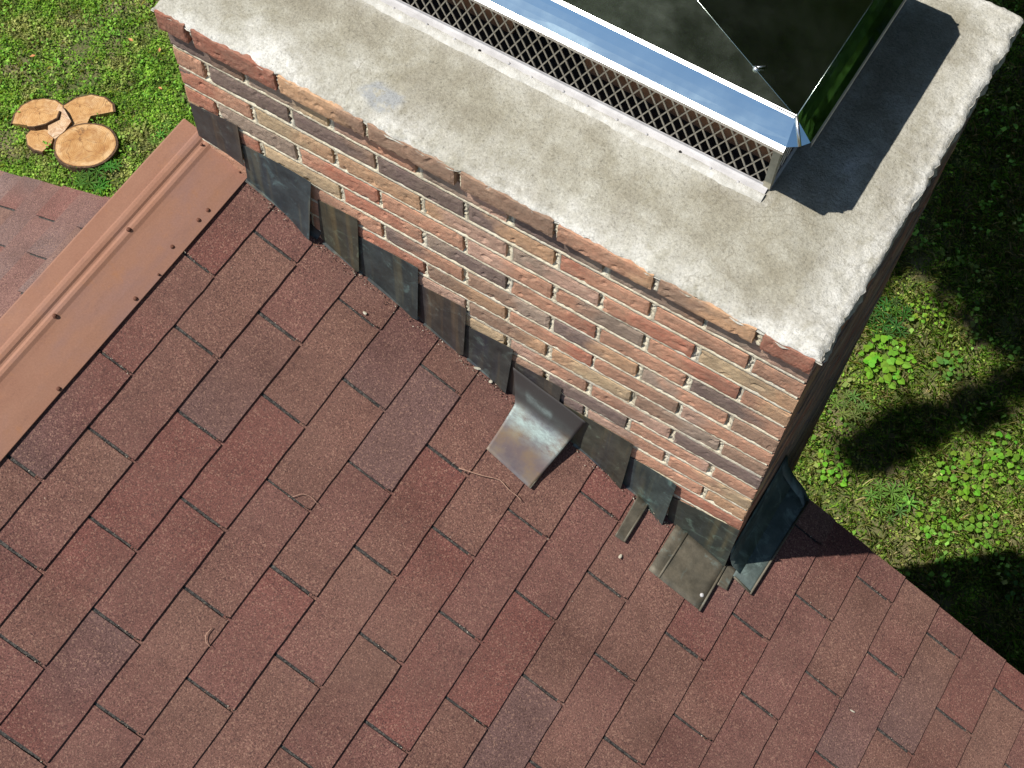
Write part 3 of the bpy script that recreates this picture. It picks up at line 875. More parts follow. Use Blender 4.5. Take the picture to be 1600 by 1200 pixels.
# mesh screens (flat expanded metal strands)
ZB, ZT = .107, .352
def screen(p0, p1, nrm):
    p0, p1 = Vector(p0), Vector(p1); L_ = (p1 - p0).length; e = (p1 - p0) / L_; Hh = ZT - ZB
    pw_, ph = .0252, .047
    m_ = MB()
    for sgn in (1, -1):
        t = .0013 if sgn > 0 else .0020
        k = -int(Hh / ph) - 2
        while k * pw_ < L_ + Hh / ph * pw_:
            # strand: a = k*pw + sgn * z/ph*pw
            z0, z1 = 0.0, Hh
            a0 = k * pw_; a1 = a0 + sgn * Hh / ph * pw_
            if sgn < 0: a0, a1 = k * pw_ + 0, k * pw_ - Hh / ph * pw_
            # clip
            pts = []
            A, B = a0, a1
            t0, t1 = 0, 1
            dA = B - A
            for lim, s_ in ((0, 1), (L_, -1)):
                fa, fb = s_ * (A - lim), s_ * (B - lim)
                if fa < 0 and fb < 0: t0 = 2
                elif fa < 0: t0 = max(t0, (lim - A) / dA)
                elif fb < 0: t1 = min(t1, (lim - A) / dA)
            if t0 < t1:
                q0 = p0 + e * (A + dA * t0) + Vector((0, 0, ZB + Hh * t0)); q1 = p0 + e * (A + dA * t1) + Vector((0, 0, ZB + Hh * t1))
                n_ = Vector(nrm); off = n_ * (.0007 * sgn)
                dv = (q1 - q0).normalized(); side = dv.cross(n_).normalized() * t
                d_ = n_ * .0009
                c8 = [q0 + off + side + d_, q0 + off - side + d_, q0 + off - side - d_, q0 + off + side - d_]
                c9 = [v + (q1 - q0) for v in c8]
                m_.add(c8 + c9, [(0, 1, 5, 4), (1, 2, 6, 5), (2, 3, 7, 6), (3, 0, 4, 7)])
            k += 1
    return m_
BCn = [(HX0, HY0), (HX1, HY0), (HX1, HY1), (HX0, HY1)]
NR = [(0, -1, 0), (1, 0, 0), (0, 1, 0), (-1, 0, 0)]
for k in range(4):
    a, b = BCn[k], BCn[(k + 1) % 4]
    hc(screen((*a, 0), (*b, 0), NR[k]).build('mesh_screen', M['wire']))
    n_ = Vector(NR[k])
    m_ = MB(); A = Vector((*a, .1)); B = Vector((*b, .1)); e = (B - A).normalized()
    # bottom angle: upstand and foot
    vs = []
    for i in range(25):
        p_ = A.lerp(B, i / 24); p_ = p_ + e * (-.002 if i == 0 else .002 if i == 24 else 0)
        wv = .0016 * noise.noise(p_ * 10)
        vs += [p_ + n_ * .0028 + Vector((0, 0, .0145)), p_ + n_ * .003 + Vector((0, 0, .0085)), p_ + n_ * (.0075 if k == 0 else .004) + Vector((0, 0, .0055)), p_ + n_ * (.026 + wv if k == 0 else .006) + Vector((0, 0, .0030 + wv))]
    m_.add(vs, [(i * 4 + j, i * 4 + j + 1, (i + 1) * 4 + j + 1, (i + 1) * 4 + j) for i in range(24) for j in range(3)])
    o = m_.build('base_flange', M['galv'], smooth=False); hc(o)
    s = o.modifiers.new('s', 'SOLIDIFY'); s.thickness = .0012; s.offset = 0
    m_ = MB(); x_, y_ = a
    sx = 1 if x_ > -.7 else -1; sy = 1 if y_ > .47 else -1
    m_.box((min(x_ + sx * .004, x_ - sx * .009), min(y_ + sy * .0045, y_ + sy * .003), .106), (max(x_ + sx * .004, x_ - sx * .009), max(y_ + sy * .0045, y_ + sy * .003), .35))
    m_.box((min(x_ + sx * .004, x_ + sx * .0055), min(y_ + sy * .0045, y_ - sy * .012), .106), (max(x_ + sx * .004, x_ + sx * .0055), max(y_ + sy * .0045, y_ - sy * .012), .35))
    hc(m_.build('corner_post', M['post']))
# sealant smeared along the front flange
mb = MB(); vs = []; n = 150; x0, x1 = HX0 - .02, HX1 + .004
for i in range(n + 1):
    x = x0 + (x1 - x0) * i / n
    wv = .008 * noise.noise(Vector((x * 9, 0, 2))) + .004 * noise.noise(Vector((x * 40, 0, 2)))
    hh = .0035 + .0018 * noise.noise(Vector((x * 30, 3, 3)))
    yo = HY0 - .025
    for (y, h) in ((yo + .010, .0035), (yo + .002, .0035 + hh), (yo - .007 - wv * .3, .0025 + hh * .6), (yo - .017 - wv, -.004)):
        vs.append((x, y, .1 + h + .0008 * noise.noise(Vector((x * 90, y * 90, 1)))))
mb.add(vs, [(i * 4 + j, i * 4 + j + 1, (i + 1) * 4 + j + 1, (i + 1) * 4 + j) for i in range(n) for j in range(3)])
hc(mb.build('sealant_bead', M['seal'], smooth=True))
for i in range(16):
    x = HX1 - .05 - i * .066 + R(-.01, .01); y = HY0 - .018 + R(-.004, .004)
    mb = MB(); mb.tube([(x, y, .102), (x, y, .107), (x, y, .1085)], [.0035, .003, .0012], 8)
    hc(mb.build('anchor_screw', M['near_black'] if i % 7 == 2 else M['galv']))

# ------------------------------------------------------------------ bits lying on the roof
def twig(name, pts, r, label):
    base = Vector(rp(*pts[0], .009))
    mb = MB(); P = [Vector(rp(s_, y_, .0095 + .002 * abs(math.sin(i * 2)))) - base for i, (s_, y_) in enumerate(pts)]
    Q = []
    for i in range(len(P) - 1):
        for t in (0, .33, .66): Q.append(P[i].lerp(P[i + 1], t))
    Q.append(P[-1])
    for i in range(1, len(Q) - 1): Q[i] = (Q[i - 1] + Q[i] * 2 + Q[i + 1]) / 4
    mb.tube(Q, [r * (1 - .5 * i / len(Q)) for i in range(len(Q))], 6)
    o = mb.build(name, M['twig'], smooth=True); o.location = base; tag(o, label, 'twig')
twig('twig', [(.861, -.248), (.917, -.228), (.962, -.205), (.993, -.213), (1.02, -.212), (1.035, -.216)], .0016, 'long thin kinked twig lying on the shingles below the bent copper flashing')
twig('twig', [(.583, -.552), (.596, -.532), (.618, -.525), (.641, -.531)], .0011, 'short pale curled twig lying in a shingle slot left of the long twig')
twig('twig', [(.615, -.895), (.612, -.915), (.622, -.928), (.640, -.930)], .0012, 'dark hooked twig on the shingles in the lower left')
def speck(s_, y_, a, b, label, name='petal'):
    base = Vector(rp(s_, y_, .0095)); vs = []
    for k in range(8):
        t = k * math.pi / 4; vs.append((a * math.cos(t), b * math.sin(t), .002 * math.cos(2 * t) * .5 - a * math.cos(t) * TP))
    mb = MB(); mb.add(vs + [(0, 0, .003)], [(k, (k + 1) % 8, 8) for k in range(8)])
    o = mb.build(name, M['white'], smooth=True); o.location = base; o.rotation_euler.z = R(0, 3); tag(o, label, 'petal')
speck(1.322, -.168, .008, .004, 'pale oval petal on the shingles left of the ribbed copper sheet')
speck(.455, -.086, .005, .004, 'small white petal in the shingle slot below the third flashing step')
speck(2.072, -.104, .008, .002, 'thin pale sliver of petal on the shingles at lower right')
speck(.756, -.014, .010, .004, 'pale green-white flake at the foot of the flashing beside the bent sheet')
speck(.802, -.020, .006, .005, 'pinkish crumb on the shingles just above the bent copper sheet')

# crumbs of mortar, grit and bud scales in the shingle slots and along the flashing
g_ = random.Random(77); gv = []; gf = []; gc = []
def crumb(s_, y_, sz, col):
    o_ = len(gv); b_ = Vector(rp(s_, y_, .0085 + sz * .4))
    for dx, dy, dz in ((1, 0, 0), (-1, 0, 0), (0, 1, 0), (0, -1, 0), (0, 0, 1), (0, 0, -1)):
        gv.append(tuple(b_ + Vector((dx, dy, dz)) * sz * g_.uniform(.5, 1.2))); gc.append(col)
    for a, b, c in ((0, 2, 4), (2, 1, 4), (1, 3, 4), (3, 0, 4), (2, 0, 5), (1, 2, 5), (3, 1, 5), (0, 3, 5)): gf.append((o_ + a, o_ + b, o_ + c))
CC = [(.05, .035, .03), (.10, .07, .055), (.30, .25, .19), (.5, .45, .36), (.22, .12, .08), (.03, .025, .02)]
for i in range(0, 26):
    off = 0 if i % 2 == 1 else .5
    for k in range(-4, 6):
        ys_ = OY - (k + off) * TAB
        if ys_ > RAKE or ys_ < -1.9: continue
        for q in range(g_.randint(4, 16)):
            crumb((i + g_.uniform(.15, 1.0) ** .7) * EXPO, ys_ + g_.uniform(-.004, .004), g_.uniform(.0007, .0020), g_.choice(CC))
        crumb((i + .93) * EXPO, ys_ + g_.uniform(-.002, .003), g_.uniform(.0022, .0034), CC[5])
for q in range(520):
    s_ = g_.uniform(.04, 1.62); crumb(s_, -.016 - abs(g_.gauss(0, .009)), g_.uniform(.0007, .0024), g_.choice(CC))
for q in range(420):
    crumb(g_.uniform(0, 3.0), g_.uniform(-1.8, .28), g_.uniform(.0006, .0013), g_.choice(CC))
mb = MB(); mb.v = gv; mb.f = gf; mb.c = gc
go = mb.build('roof_grit', m_leaf('grit', 0, .9)); tag(go, 'loose grit and crumbs lying in the shingle slots and along the flashing', 'grit', kind='stuff')

# ------------------------------------------------------------------ log slices on the lawn
def slice_(name, cx, cy, pts, h, z0, label, bark_edges, tilt=(0, 0), off=(0, 0)):
    o = empty('log_slice', (cx + .72 * (h + z0), cy - .42 * (h + z0), GZ + z0)); tag(o, label, 'log slice', 'cut log slices on the lawn')
    o.rotation_euler = (tilt[0], tilt[1], 0)
    m_ = MB(); n = len(pts); P = [(x - cx, y - cy) for x, y in pts]
    ic = [(x * .93, y * .93) for x, y in P]
    vs = [(x, y, h) for x, y in ic] + [(x, y, 0) for x, y in ic]
    m_.add(vs, [tuple(range(2 * n - 1, n - 1, -1))] + [(k, n + k, n + (k + 1) % n, (k + 1) % n) for k in range(n)])
    pale = 'pale' in label
    rings = [(1.0, (.95, .85, .7)), (.95, (1.15, 1.2, 1.25)), (.86, (1.12, 1.15, 1.15)), (.78, (.95, .88, .78)), (.5, (.9, .82, .70)), (.25, (1.02, 1.0, .95))]
    if n < 20: rings = [(q_, c_ if q_ > .9 else (1.05, 1.02, .95)) for q_, c_ in rings]
    if pale: rings = [(q_, (1.25, 1.45, 2.0)) for q_, _ in rings]
    tv = []; tc = []
    for (q_, c_) in rings:
        for (x, y) in ic: 
            wv = 1 + (.05 * noise.noise(Vector((x * 9, y * 9, cx))) if q_ < 1 else 0)
            tv.append((x * q_ * wv, y * q_ * wv, h)); tc.append(c_)
    nr = len(rings)
    tf = [(a * n + k, a * n + (k + 1) % n, (a + 1) * n + (k + 1) % n, (a + 1) * n + k) for a in range(nr - 1) for k in range(n)] + [tuple((nr - 1) * n + k for k in range(n))]
    m_.add(tv, tf, tc)
    wd = m_.build('wood', M['wood'], o)
    m_ = MB()
    for k in range(n):
        if not bark_edges[k]: continue
        k2 = (k + 1) % n
        a, b = P[k], P[k2]; ia, ib = (a[0] * .935, a[1] * .935), (b[0] * .935, b[1] * .935)
        r1 = 1 + R(-.01, .015)
        m_.add([(*ia, h + .001), (*ib, h + .001), (*b, h - .004), (*a, h - .004), (*a, -.01), (*b, -.01)], [(3, 2, 1, 0), (4, 5, 2, 3)])
    if m_.v: m_.build('bark', M['bark'], o)
    return o
def ell(cx, cy, a, b, rot, n=40, wob=.03, t0=0, t1=2 * math.pi):
    out = []
    for k in range(n):
        t = t0 + (t1 - t0) * k / (n if abs(t1 - t0 - 2 * math.pi) < .01 else n - 1)
        r = 1 + wob * noise.noise(Vector((math.cos(t) * 1.5, math.sin(t) * 1.5, cx * 7)))
        x, y = a * r * math.cos(t), b * r * math.sin(t)
        out.append((cx + x * math.cos(rot) - y * math.sin(rot), cy + x * math.sin(rot) + y * math.cos(rot)))
    return out
p_ = ell(-6.54, 2.83, .27, .235, .7, 44, .06)
slice_('log', -6.54, 2.83, p_, .075, 0.01, 'largest round log slice, nearly oval, bark all around its rim', [1] * 44)
p_ = [(-7.21, 2.66), (-7.26, 2.76), (-7.27, 2.86), (-7.23, 2.96), (-7.15, 3.03), (-7.05, 3.07), (-6.95, 3.06), (-6.89, 3.0), (-6.88, 2.90), (-6.98, 2.80), (-7.10, 2.71)][::-1]
slice_('log', -7.07, 2.88, p_, .055, .005, 'curved log slice lying upper left under another piece', [0, 0, 0, 1, 1, 1, 1, 1, 1, 1, 0])
p_ = [(-7.13, 2.74), (-7.15, 2.84), (-7.10, 2.93), (-7.02, 2.98), (-6.93, 2.99), (-6.90, 2.92), (-6.95, 2.82), (-7.02, 2.75), (-7.08, 2.72)][::-1]
slice_('log', -7.03, 2.86, p_, .06, .065, 'small log chunk with dark bark facing right, stacked on the curved slice', [1, 1, 1, 1, 0, 0, 0, 0, 0], (.05, -.1))
p_ = [(-7.00, 3.05), (-6.92, 3.03), (-6.80, 2.97), (-6.79, 2.86), (-6.81, 2.75), (-6.90, 2.76), (-6.95, 2.83), (-6.98, 2.93)][::-1]
slice_('log', -6.89, 2.91, p_, .06, .05, 'pale angular wood wedge without bark leaning in the middle', [0] * 8, (.12, .1))
p_ = [(-6.97, 3.05), (-6.93, 3.18), (-6.84, 3.28), (-6.72, 3.32), (-6.61, 3.30), (-6.55, 3.24), (-6.69, 3.09), (-6.66, 3.0), (-6.76, 2.90), (-6.88, 2.93)][::-1]
slice_('log', -6.80, 3.10, p_, .06, .01, 'half round log slice with a notch, upper right of the group', [0, 0, 0, 0, 1, 1, 1, 1, 1, 1])
p_ = [(-7.03, 2.64), (-7.03, 2.71), (-6.98, 2.77), (-6.90, 2.79), (-6.81, 2.75), (-6.78, 2.70), (-6.79, 2.58), (-6.87, 2.56), (-6.95, 2.57)][::-1]
slice_('log', -6.90, 2.68, p_, .055, .01, 'small quarter log slice nearest the lower roof, left of the largest slice', [1, 1, 0, 0, 1, 1, 1, 1, 1])

# ------------------------------------------------------------------ lawn plants
def fbm(x, y, s, o=0.0):
    return np.array([noise.fractal(Vector((a * s + o, b * s, o)), .7, 2.1, 4) for a, b in zip(x, y)])
def leaves(n, region, size, zr, cols, dens=None, aspect=.75, flat=.55, seed=0, keep=None):
    """returns V, F, C arrays of diamond leaves"""
    g_ = np.random.default_rng(seed)
    x = g_.uniform(region[0], region[1], n); y = g_.uniform(region[2], region[3], n)
    f = fbm(x, y, 1.6, seed); f2 = fbm(x, y, 5.5, seed + 3)
    if dens is not None:
        k = g_.uniform(0, 1, n) < dens(x, y, f, f2)
        x, y, f, f2 = x[k], y[k], f[k], f2[k]
    if keep is not None:
        k = keep(x, y); x, y, f, f2 = x[k], y[k], f[k], f2[k]
    n = len(x)
    z = GZ + zr[0] + (zr[1] - zr[0]) * g_.uniform(0, 1, n) ** 1.5 * (1 + .8 * f2)
    th = g_.uniform(0, 2 * np.pi, n); ti = g_.normal(0, flat, n); ro = g_.normal(0, flat, n)
    s = size[0] + (size[1] - size[0]) * g_.uniform(0, 1, n)
    u = np.stack([np.cos(th) * np.cos(ti), np.sin(th) * np.cos(ti), np.sin(ti)], 1)
    v = np.stack([-np.sin(th) * np.cos(ro), np.cos(th) * np.cos(ro), np.sin(ro)], 1)
    c = np.stack([x, y, z], 1)
    s_ = s[:, None]
    V = np.stack([c - u * s_ * .5, c - u * s_ * .1 + v * s_ * aspect * .5, c + u * s_ * .5, c - u * s_ * .1 - v * s_ * aspect * .5], 1)
    V[:, 2, 2] -= s * .12
    ci = g_.integers(0, len(cols), n); C = np.array(cols)[ci] * (1 + .6 * np.clip(f2[:, None], -1, 1)) * g_.uniform(.7, 1.3, (n, 1))
    f3 = fbm(x, y, 2.7, seed + 9)
    tt = np.clip(f3 * 1.6 - .05, 0, .8)[:, None]; C = C * (1 - tt) + C.mean(1, keepdims=True) * np.array([[1.55, 1.5, .55]]) * tt
    C = np.clip(C, .004, 1)
    F = np.arange(4 * n).reshape(n, 4)
    return V.reshape(-1, 3), F, np.repeat(C, 4, 0)
def blades(n, region, ln, wd, cols, dens=None, seed=0):
    g_ = np.random.default_rng(seed)
    x = g_.uniform(region[0], region[1], n); y = g_.uniform(region[2], region[3], n)
    f = fbm(x, y, 1.2, seed); f2 = fbm(x, y, 6, seed + 2)
    if dens is not None:
        k = g_.uniform(0, 1, n) < dens(x, y, f, f2); x, y, f, f2 = x[k], y[k], f[k], f2[k]
    n = len(x); th = g_.uniform(0, 2 * np.pi, n); L_ = g_.uniform(ln[0], ln[1], n); lean = g_.uniform(.25, 1.0, n)
    d = np.stack([np.cos(th), np.sin(th)], 1); p = np.stack([-d[:, 1], d[:, 0]], 1) * (g_.uniform(wd[0], wd[1], n) / 2)[:, None]
    def pt(r, h): return np.concatenate([np.stack([x, y], 1) + d * (L_ * r * lean)[:, None], (GZ + L_ * h)[:, None]], 1)
    P0 = pt(0, 0); P1 = pt(.5, .55 ); P2 = pt(1.05, .62)
    z0 = np.zeros((n, 1))
    pp = np.concatenate([p, z0], 1)
    V = np.stack([P0 - pp, P0 + pp, P1 + pp * .9, P2, P1 - pp * .9], 1)
    F = np.arange(5 * n).reshape(n, 5)
    ci = g_.integers(0, len(cols), n); C = np.clip(np.array(cols)[ci] * g_.uniform(.7, 1.35, (n, 1)) * (1 + .3 * f2[:, None]), .004, 1)
    return V.reshape(-1, 3), F, np.repeat(C, 5, 0)
def cat(parts):
    V = []; F = []; C = []; o = 0
    for v, f, c in parts:
        V.append(v); F.append(f + o); C.append(c); o += len(v)
    return np.concatenate(V), np.concatenate(F), np.concatenate(C)
GREEN = [(.18, .33, .032), (.21, .39, .042), (.14, .28, .028), (.21, .36, .05), (.055, .13, .02), (.26, .36, .07)]
YEL = [(.22, .26, .055), (.28, .27, .09), (.15, .2, .04)]
LR = (-9.6, -4.2, .6, 6.0); RR = (-1.6, 3.2, 2.0, 10.0)
slz = [(-6.50, 2.80, .20), (-7.05, 2.88, .17), (-6.78, 3.12, .17), (-6.9, 2.68, .1)]
def clear(x, y):
    k = np.ones(len(x), bool)
    for a, b, r in slz: k &= np.hypot(x - a, y - b) > r
    return k
A = leaves(420000, LR, (.014, .028), (.004, .04), GREEN, lambda x, y, f, f2: np.clip(.72 + 1.1 * f + .6 * f2, .16, 1), seed=1, keep=clear)
B = leaves(45000, LR, (.022, .038), (.03, .065), [(.16, .34, .04), (.22, .40, .06), (.12, .27, .035)], lambda x, y, f, f2: np.clip(.15 + 1.2 * f2, 0, 1), seed=2, keep=clear)
c1 = cat([A, B])
o = npmesh('clover', *c1[:2], M['leaf'], c1[2]); tag(o, 'dense low clover and creeping leaves covering the sunny lawn left of the chimney', 'clover', kind='stuff')
A = leaves(330000, RR, (.013, .028), (.003, .035), GREEN + YEL, lambda x, y, f, f2: np.clip(.52 + 1.2 * f + .5 * f2, .12, 1), seed=5)
B = leaves(26000, RR, (.028, .055), (.03, .075), [(.16, .34, .05), (.20, .40, .07), (.13, .28, .045)], lambda x, y, f, f2: np.clip(-.12 + 1.5 * f + 1.0 * f2, 0, 1), seed=15, aspect=.95)
A = cat([A, B])
o = npmesh('clover', *A[:2], M['leaf'], A[2]); tag(o, 'patchy low clover on the half shaded lawn right of the chimney', 'clover', kind='stuff')
A = blades(150000, RR, (.04, .12), (.003, .006), GREEN + YEL * 2 + [(.36, .31, .15), (.42, .36, .2)], lambda x, y, f, f2: np.clip(.6 - .6 * f + .7 * f2, .10, 1), seed=8)
B = blades(45000, LR, (.04, .09), (.003, .006), GREEN + YEL, lambda x, y, f, f2: np.clip(.25 - .6 * f + .6 * f2, .02, 1), seed=9)
c1 = cat([A, B])
o = npmesh('grass', *c1[:2], M['leaf'], c1[2]); tag(o, 'thin green and straw coloured grass blades among the clover', 'grass', kind='stuff')

def weed(x, y, n, size, rad, col, label, kind='broad', h=.09, seed=0):
    rs = random.Random(seed); o = empty('weed_plant', (x, y, GZ)); tag(o, label, 'weed')
    ml = MB(); ms = MB()
    if kind == 'broad': n = int(n * 1.9); size *= .72
    else: n = int(n * 1.3); size *= .8
    for k in range(n):
        t = k * 2.4 + rs.uniform(-.3, .3); r = rad * math.sqrt((k + .5) / n); cx, cy = r * math.cos(t), r * math.sin(t)
        hh = h * rs.uniform(.5, 1.1); s = size * rs.uniform(.6, 1.15); a = t + rs.uniform(-.7, .7)
        til = rs.uniform(-.35, .35); c = tuple(min(1, q * rs.uniform(.8, 1.25)) for q in col)
        e = Vector((math.cos(a), math.sin(a), til * .6)).normalized(); p_ = e.cross(Vector((rs.uniform(-.3, .3), rs.uniform(-.3, .3), 1))).normalized()
        C0 = Vector((cx, cy, hh))
        if kind == 'broad':      # lobed heart leaf, folded along the midrib
            prof_ = [(-.45, .12), (-.5, .30), (-.32, .50), (-.05, .52), (.2, .38), (.38, .17), (.55, 0)]
            up = p_.cross(e).normalized()
            mid = [C0 + e * s * q for q in (-.38, 0, .55)]
            for sg in (1, -1):
                pl = [C0 + e * s * u + p_ * (sg * s * v) + up * (-.10 * s * v * 2 - .25 * s * max(0, u) ** 2) for u, v in prof_]
                vs = [mid[0]] + pl + [mid[1]]
                ml.add(vs, [tuple(range(len(vs))) if sg > 0 else tuple(range(len(vs)))[::-1]], tuple(q * (1.0 if sg > 0 else .86) for q in c))
        else:                    # star of narrow leaflets
            for q in range(7):
                b = a + q * .9; d = Vector((math.cos(b), math.sin(b), .25)); sd2 = Vector((-math.sin(b), math.cos(b), 0)) * s * .10
                ml.add([C0, C0 + d * s * .45 + sd2, C0 + d * s - Vector((0, 0, .12 * s)), C0 + d * s * .45 - sd2], [(0, 1, 2, 3)], c)
        ms.tube([(cx * .25, cy * .25, 0), (cx * .7, cy * .7, hh * .6), (cx, cy, hh)], .0016, 5, (.10, .16, .04))
    ml.build('foliage', M['leaf'], o); ms.build('stem', M['leaf'], o)
LG = (.17, .38, .035)
weed(.08, 4.57, 26, .085, .22, LG, 'largest bright broad-leaved weed in the sun patch right of the chimney', seed=1)
weed(.17, 5.17, 16, .05, .16, (.2, .36, .035), 'yellow-green leafy weed at the top of the sunlit patch', seed=2)
weed(-.10, 4.92, 14, .10, .20, (.05, .13, .025), 'dark star-leaved weed in shade beside the chimney edge', 'star', seed=3)
weed(.04, 4.05, 10, .09, .15, (.14, .22, .05), 'spindly star-leaved weed in the dappled shade below the largest weed', 'star', seed=13)
weed(.12, 3.53, 11, .065, .15, LG, 'small broad-leaved weed near the chimney foot by the roof edge', seed=4)
weed(.97, 3.98, 22, .065, .20, (.15, .34, .03), 'broad-leaved weed clump in the sunny lower lawn right of centre', seed=5)
weed(1.22, 4.30, 20, .065, .22, (.15, .34, .03), 'bright leafy weed clump at the right border of the sunny lawn', seed=6)
weed(1.30, 3.70, 16, .06, .18, (.15, .33, .03), 'low round-leaved weed clump at the edge of the chimney shadow', seed=7)
weed(.95, 3.55, 13, .055, .15, (.15, .32, .03), 'small round-leaved weed clump close to the sloping roof edge', seed=8)
weed(.52, 4.80, 14, .06, .14, (.11, .24, .04), 'half shaded leafy weed right of the largest weed', seed=9)
weed(.60, 3.52, 10, .10, .16, (.12, .25, .05), 'grassy star-leaved weed above the roof edge', 'star', seed=10)
weed(-6.28, 2.66, 16, .12, .20, (.07, .19, .03), 'dark green grass tuft beside the largest log slice', 'star', .07, seed=11)
weed(-5.95, 3.25, 16, .08, .20, (.12, .30, .04), 'bright leafy tuft on the lawn between log slices and chimney', 'star', .06, seed=12)
weed(1.75, 3.45, 18, .06, .22, (.06, .14, .03), 'dark leafy weed clump inside the chimney shadow on the lawn', seed=14)
DL = [(-6.35, 3.62, 'orange dead leaf on the lawn above the notched log slice'), (-6.62, 3.95, 'small tan dead leaf on the lawn near the top left'), (-6.05, 3.9, 'tan dead leaf on the lawn close to the chimney corner'),
      (-6.9, 3.9, 'reddish dead leaf on bare soil at upper left'), (-7.5, 3.3, 'pale brown dead leaf at the left picture edge')]
for i, (x, y, lb) in enumerate(DL):
    mb = MB(); s = R(.02, .032); mb.add([(-s, 0, 0), (-.2 * s, .5 * s, .006), (s, .05 * s, .002), (-.1 * s, -.5 * s, .007), (0, 0, .0)], [(0, 4, 1), (1, 4, 2), (2, 4, 3), (3, 4, 0)])
    o = mb.build('fallen_leaf', M['dead']); o.location = (x, y, GZ + .05); o.rotation_euler.z = R(0, 6); tag(o, lb, 'dead leaf')

# ------------------------------------------------------------------ trees behind the house (they shade the lawn and mirror in the steel cap)
def inpoly(x, y, P):
    k = False; n = len(P); j = n - 1
    for i in range(n):
        if (P[i][1] > y) != (P[j][1] > y) and x < (P[j][0] - P[i][0]) * (y - P[i][1]) / (P[j][1] - P[i][1]) + P[i][0]: k = not k
        j = i
    return k
LIT = [[(-.25, 5.15), (.04, 5.38), (.32, 5.28), (.64, 4.98), (.66, 4.70), (.25, 4.40), (.02, 4.07), (-.14, 3.90), (-.5, 3.80), (-.5, 4.24), (-.25, 4.69)],
       [(-.9, 3.30), (-.6, 3.62), (-.16, 3.67), (.12, 3.37), (.41, 3.47), (.66, 3.78), (.86, 4.22), (1.04, 4.56), (1.16, 4.77), (1.49, 5.27), (2.53, 5.28), (3.4, 2.5), (1.3, 1.2), (-.9, 1.5)]]
def lit(x, y): return any(inpoly(x, y, P) for P in LIT)
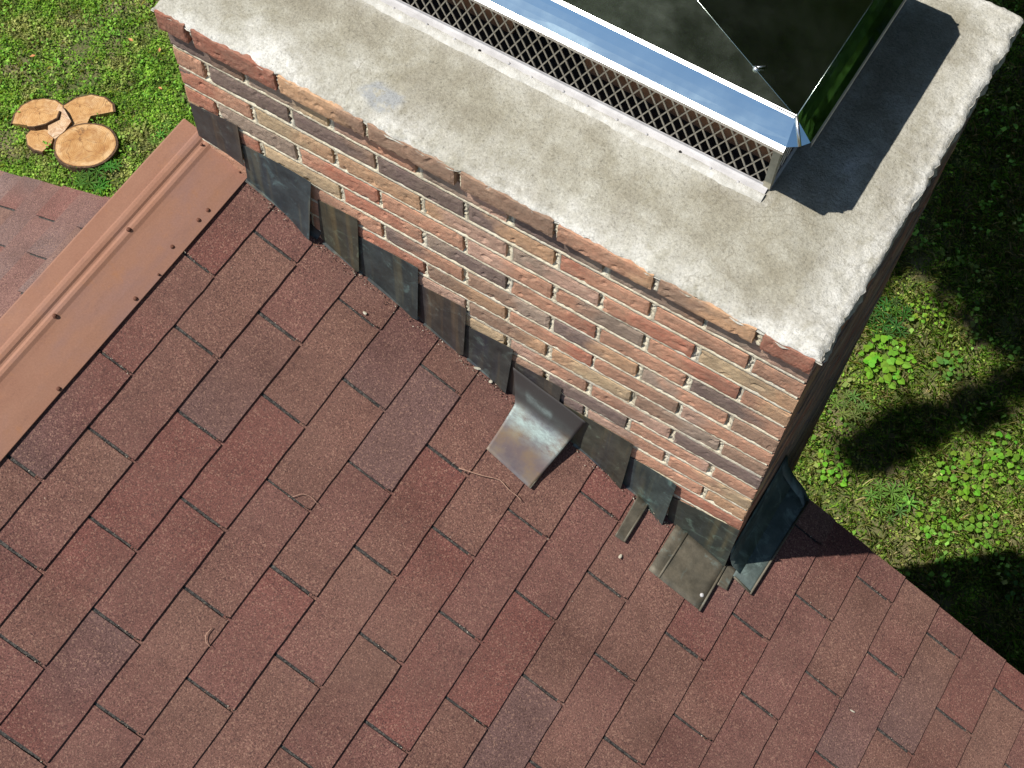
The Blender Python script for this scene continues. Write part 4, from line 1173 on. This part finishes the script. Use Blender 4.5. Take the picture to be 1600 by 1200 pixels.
def tree(x, y, n, zr, reg, seed, label, extra=()):
    rs = random.Random(seed); g_ = np.random.default_rng(seed)
    o = empty('tree', (x, y, GZ)); tag(o, label, 'tree')
    cl = []
    while len(cl) < n:
        z = rs.uniform(*zr); G = (rs.uniform(reg[0], reg[1]), rs.uniform(reg[2], reg[3]))
        t = (z - GZ) / -LD.z; P = (G[0] - LD.x * t, G[1] - LD.y * t, z)
        r = rs.uniform(.13, .46) if G[1] > 5.6 or G[0] > 2 else rs.uniform(.12, .24)
        tq = (z - .2) / -LD.z; qx, qy = P[0] + LD.x * tq, P[1] + LD.y * tq       # where its shadow would cross the chimney top
        if -2.2 < qx < .5 and qy - r < 1.12: continue
        if qy - r < .7: continue
        if any(lit(G[0] + r * .75 * math.cos(q), G[1] + r * .75 * math.sin(q)) for q in (0, 1.05, 2.1, 3.14, 4.2, 5.2)) or lit(*G): continue
        cl.append((P, r))
    cl += list(extra)
    V = []; C = []
    for (P, r) in cl:
        m_ = int((200 if r < .5 else 110) * (r / .35) ** 2); c = np.array(P)
        d = g_.normal(0, 1, (m_, 3)); d /= np.linalg.norm(d, axis=1)[:, None]; d *= (g_.uniform(0, 1, (m_, 1)) ** .5) * r; d[:, 2] *= .6
        s = g_.uniform(.05, .10, (m_, 1)) * (1.7 if r > .5 else 1); u = g_.normal(0, 1, (m_, 3)); u[:, 2] *= .5; u /= np.linalg.norm(u, axis=1)[:, None]
        v = np.cross(u, g_.normal(0, 1, (m_, 3)) * .5 + np.array([0, 0, 1])); v /= np.linalg.norm(v, axis=1)[:, None]
        q = c + d
        V.append(np.stack([q - u * s, q + v * s * .55, q + u * s, q - v * s * .55], 1).reshape(-1, 3) - np.array([x, y, GZ]))
        C.append(np.repeat(np.array([[.080, .165, .04]]) * g_.uniform(.6, 1.5, (m_, 1)), 4, 0))
    V = np.concatenate(V); C = np.concatenate(C)
    npmesh('crown', V, np.arange(len(V)).reshape(-1, 4), M['crown'], C, o)
    mt = MB(); ctr = np.mean([c[0] for c in cl], 0)
    top = (ctr[0] - x, ctr[1] - y, ctr[2] - GZ - .6)
    mt.tube([(0, 0, -.1), (0, 0, .6), (top[0] * .12, top[1] * .12, top[2] * .45), (top[0] * .4, top[1] * .4, top[2] * .78)], [.42, .3, .24, .15], 12)
    for (P, r) in rs.sample(cl, min(40, len(cl))):
        e = Vector((P[0] - x, P[1] - y, P[2] - GZ)); s0 = Vector((top[0] * .4, top[1] * .4, top[2] * .78)) * rs.uniform(.75, 1)
        s0 = Vector((top[0] * .12, top[1] * .12, top[2] * .45)).lerp(Vector((top[0] * .4, top[1] * .4, top[2] * .78)), rs.uniform(.3, 1))
        mt.tube([s0, s0.lerp(e, .5) + Vector((0, 0, .3)), e], [.08, .045, .012], 6)
    mt.build('trunk', M['bark'], o)
tree(-3.6, 11.0, 2300, (3.4, 7.2), (-1.6, 8.5, 3.2, 13.0), 21, 'broad leafy tree behind the chimney, mirrored in the steel cap and shading the right lawn')
def far_tree(x, y, hgt, rad, seed, label):
    g = random.Random(seed); cl = []
    for k in range(300):
        t = g.uniform(0, 6.28); f = g.uniform(0, 1) ** .5; zz = g.uniform(-1, 1)
        cl.append(((x + rad * f * math.cos(t) * math.sqrt(1 - zz * zz * .8), y + rad * f * math.sin(t) * math.sqrt(1 - zz * zz * .8), GZ + hgt * .56 + zz * hgt * .42), g.uniform(.55, .95)))
    tree(x, y, 0, (1, 2), (0, 1, 0, 1), seed, label, cl)
far_tree(7.5, 9.5, 15, 4.2, 31, 'tall leafy tree beyond the right lawn, mirrored dark green in the cap')
far_tree(1.5, 16.5, 17, 4.6, 32, 'tallest leafy tree far behind the chimney, mirrored in the cap roof')
far_tree(-7.0, 17.5, 14, 4.2, 33, 'leafy tree far behind the sunny lawn on the left')
far_tree(11.5, 4.0, 13, 4.2, 34, 'rounded leafy tree farthest to the right of the house')
far_tree(5.0, 13.0, 12, 3.6, 35, 'dense lower tree between the two tallest trees beyond the lawn')
far_tree(7.2, 2.2, 12.5, 3.4, 36, 'leafy tree standing nearest the right side of the house')
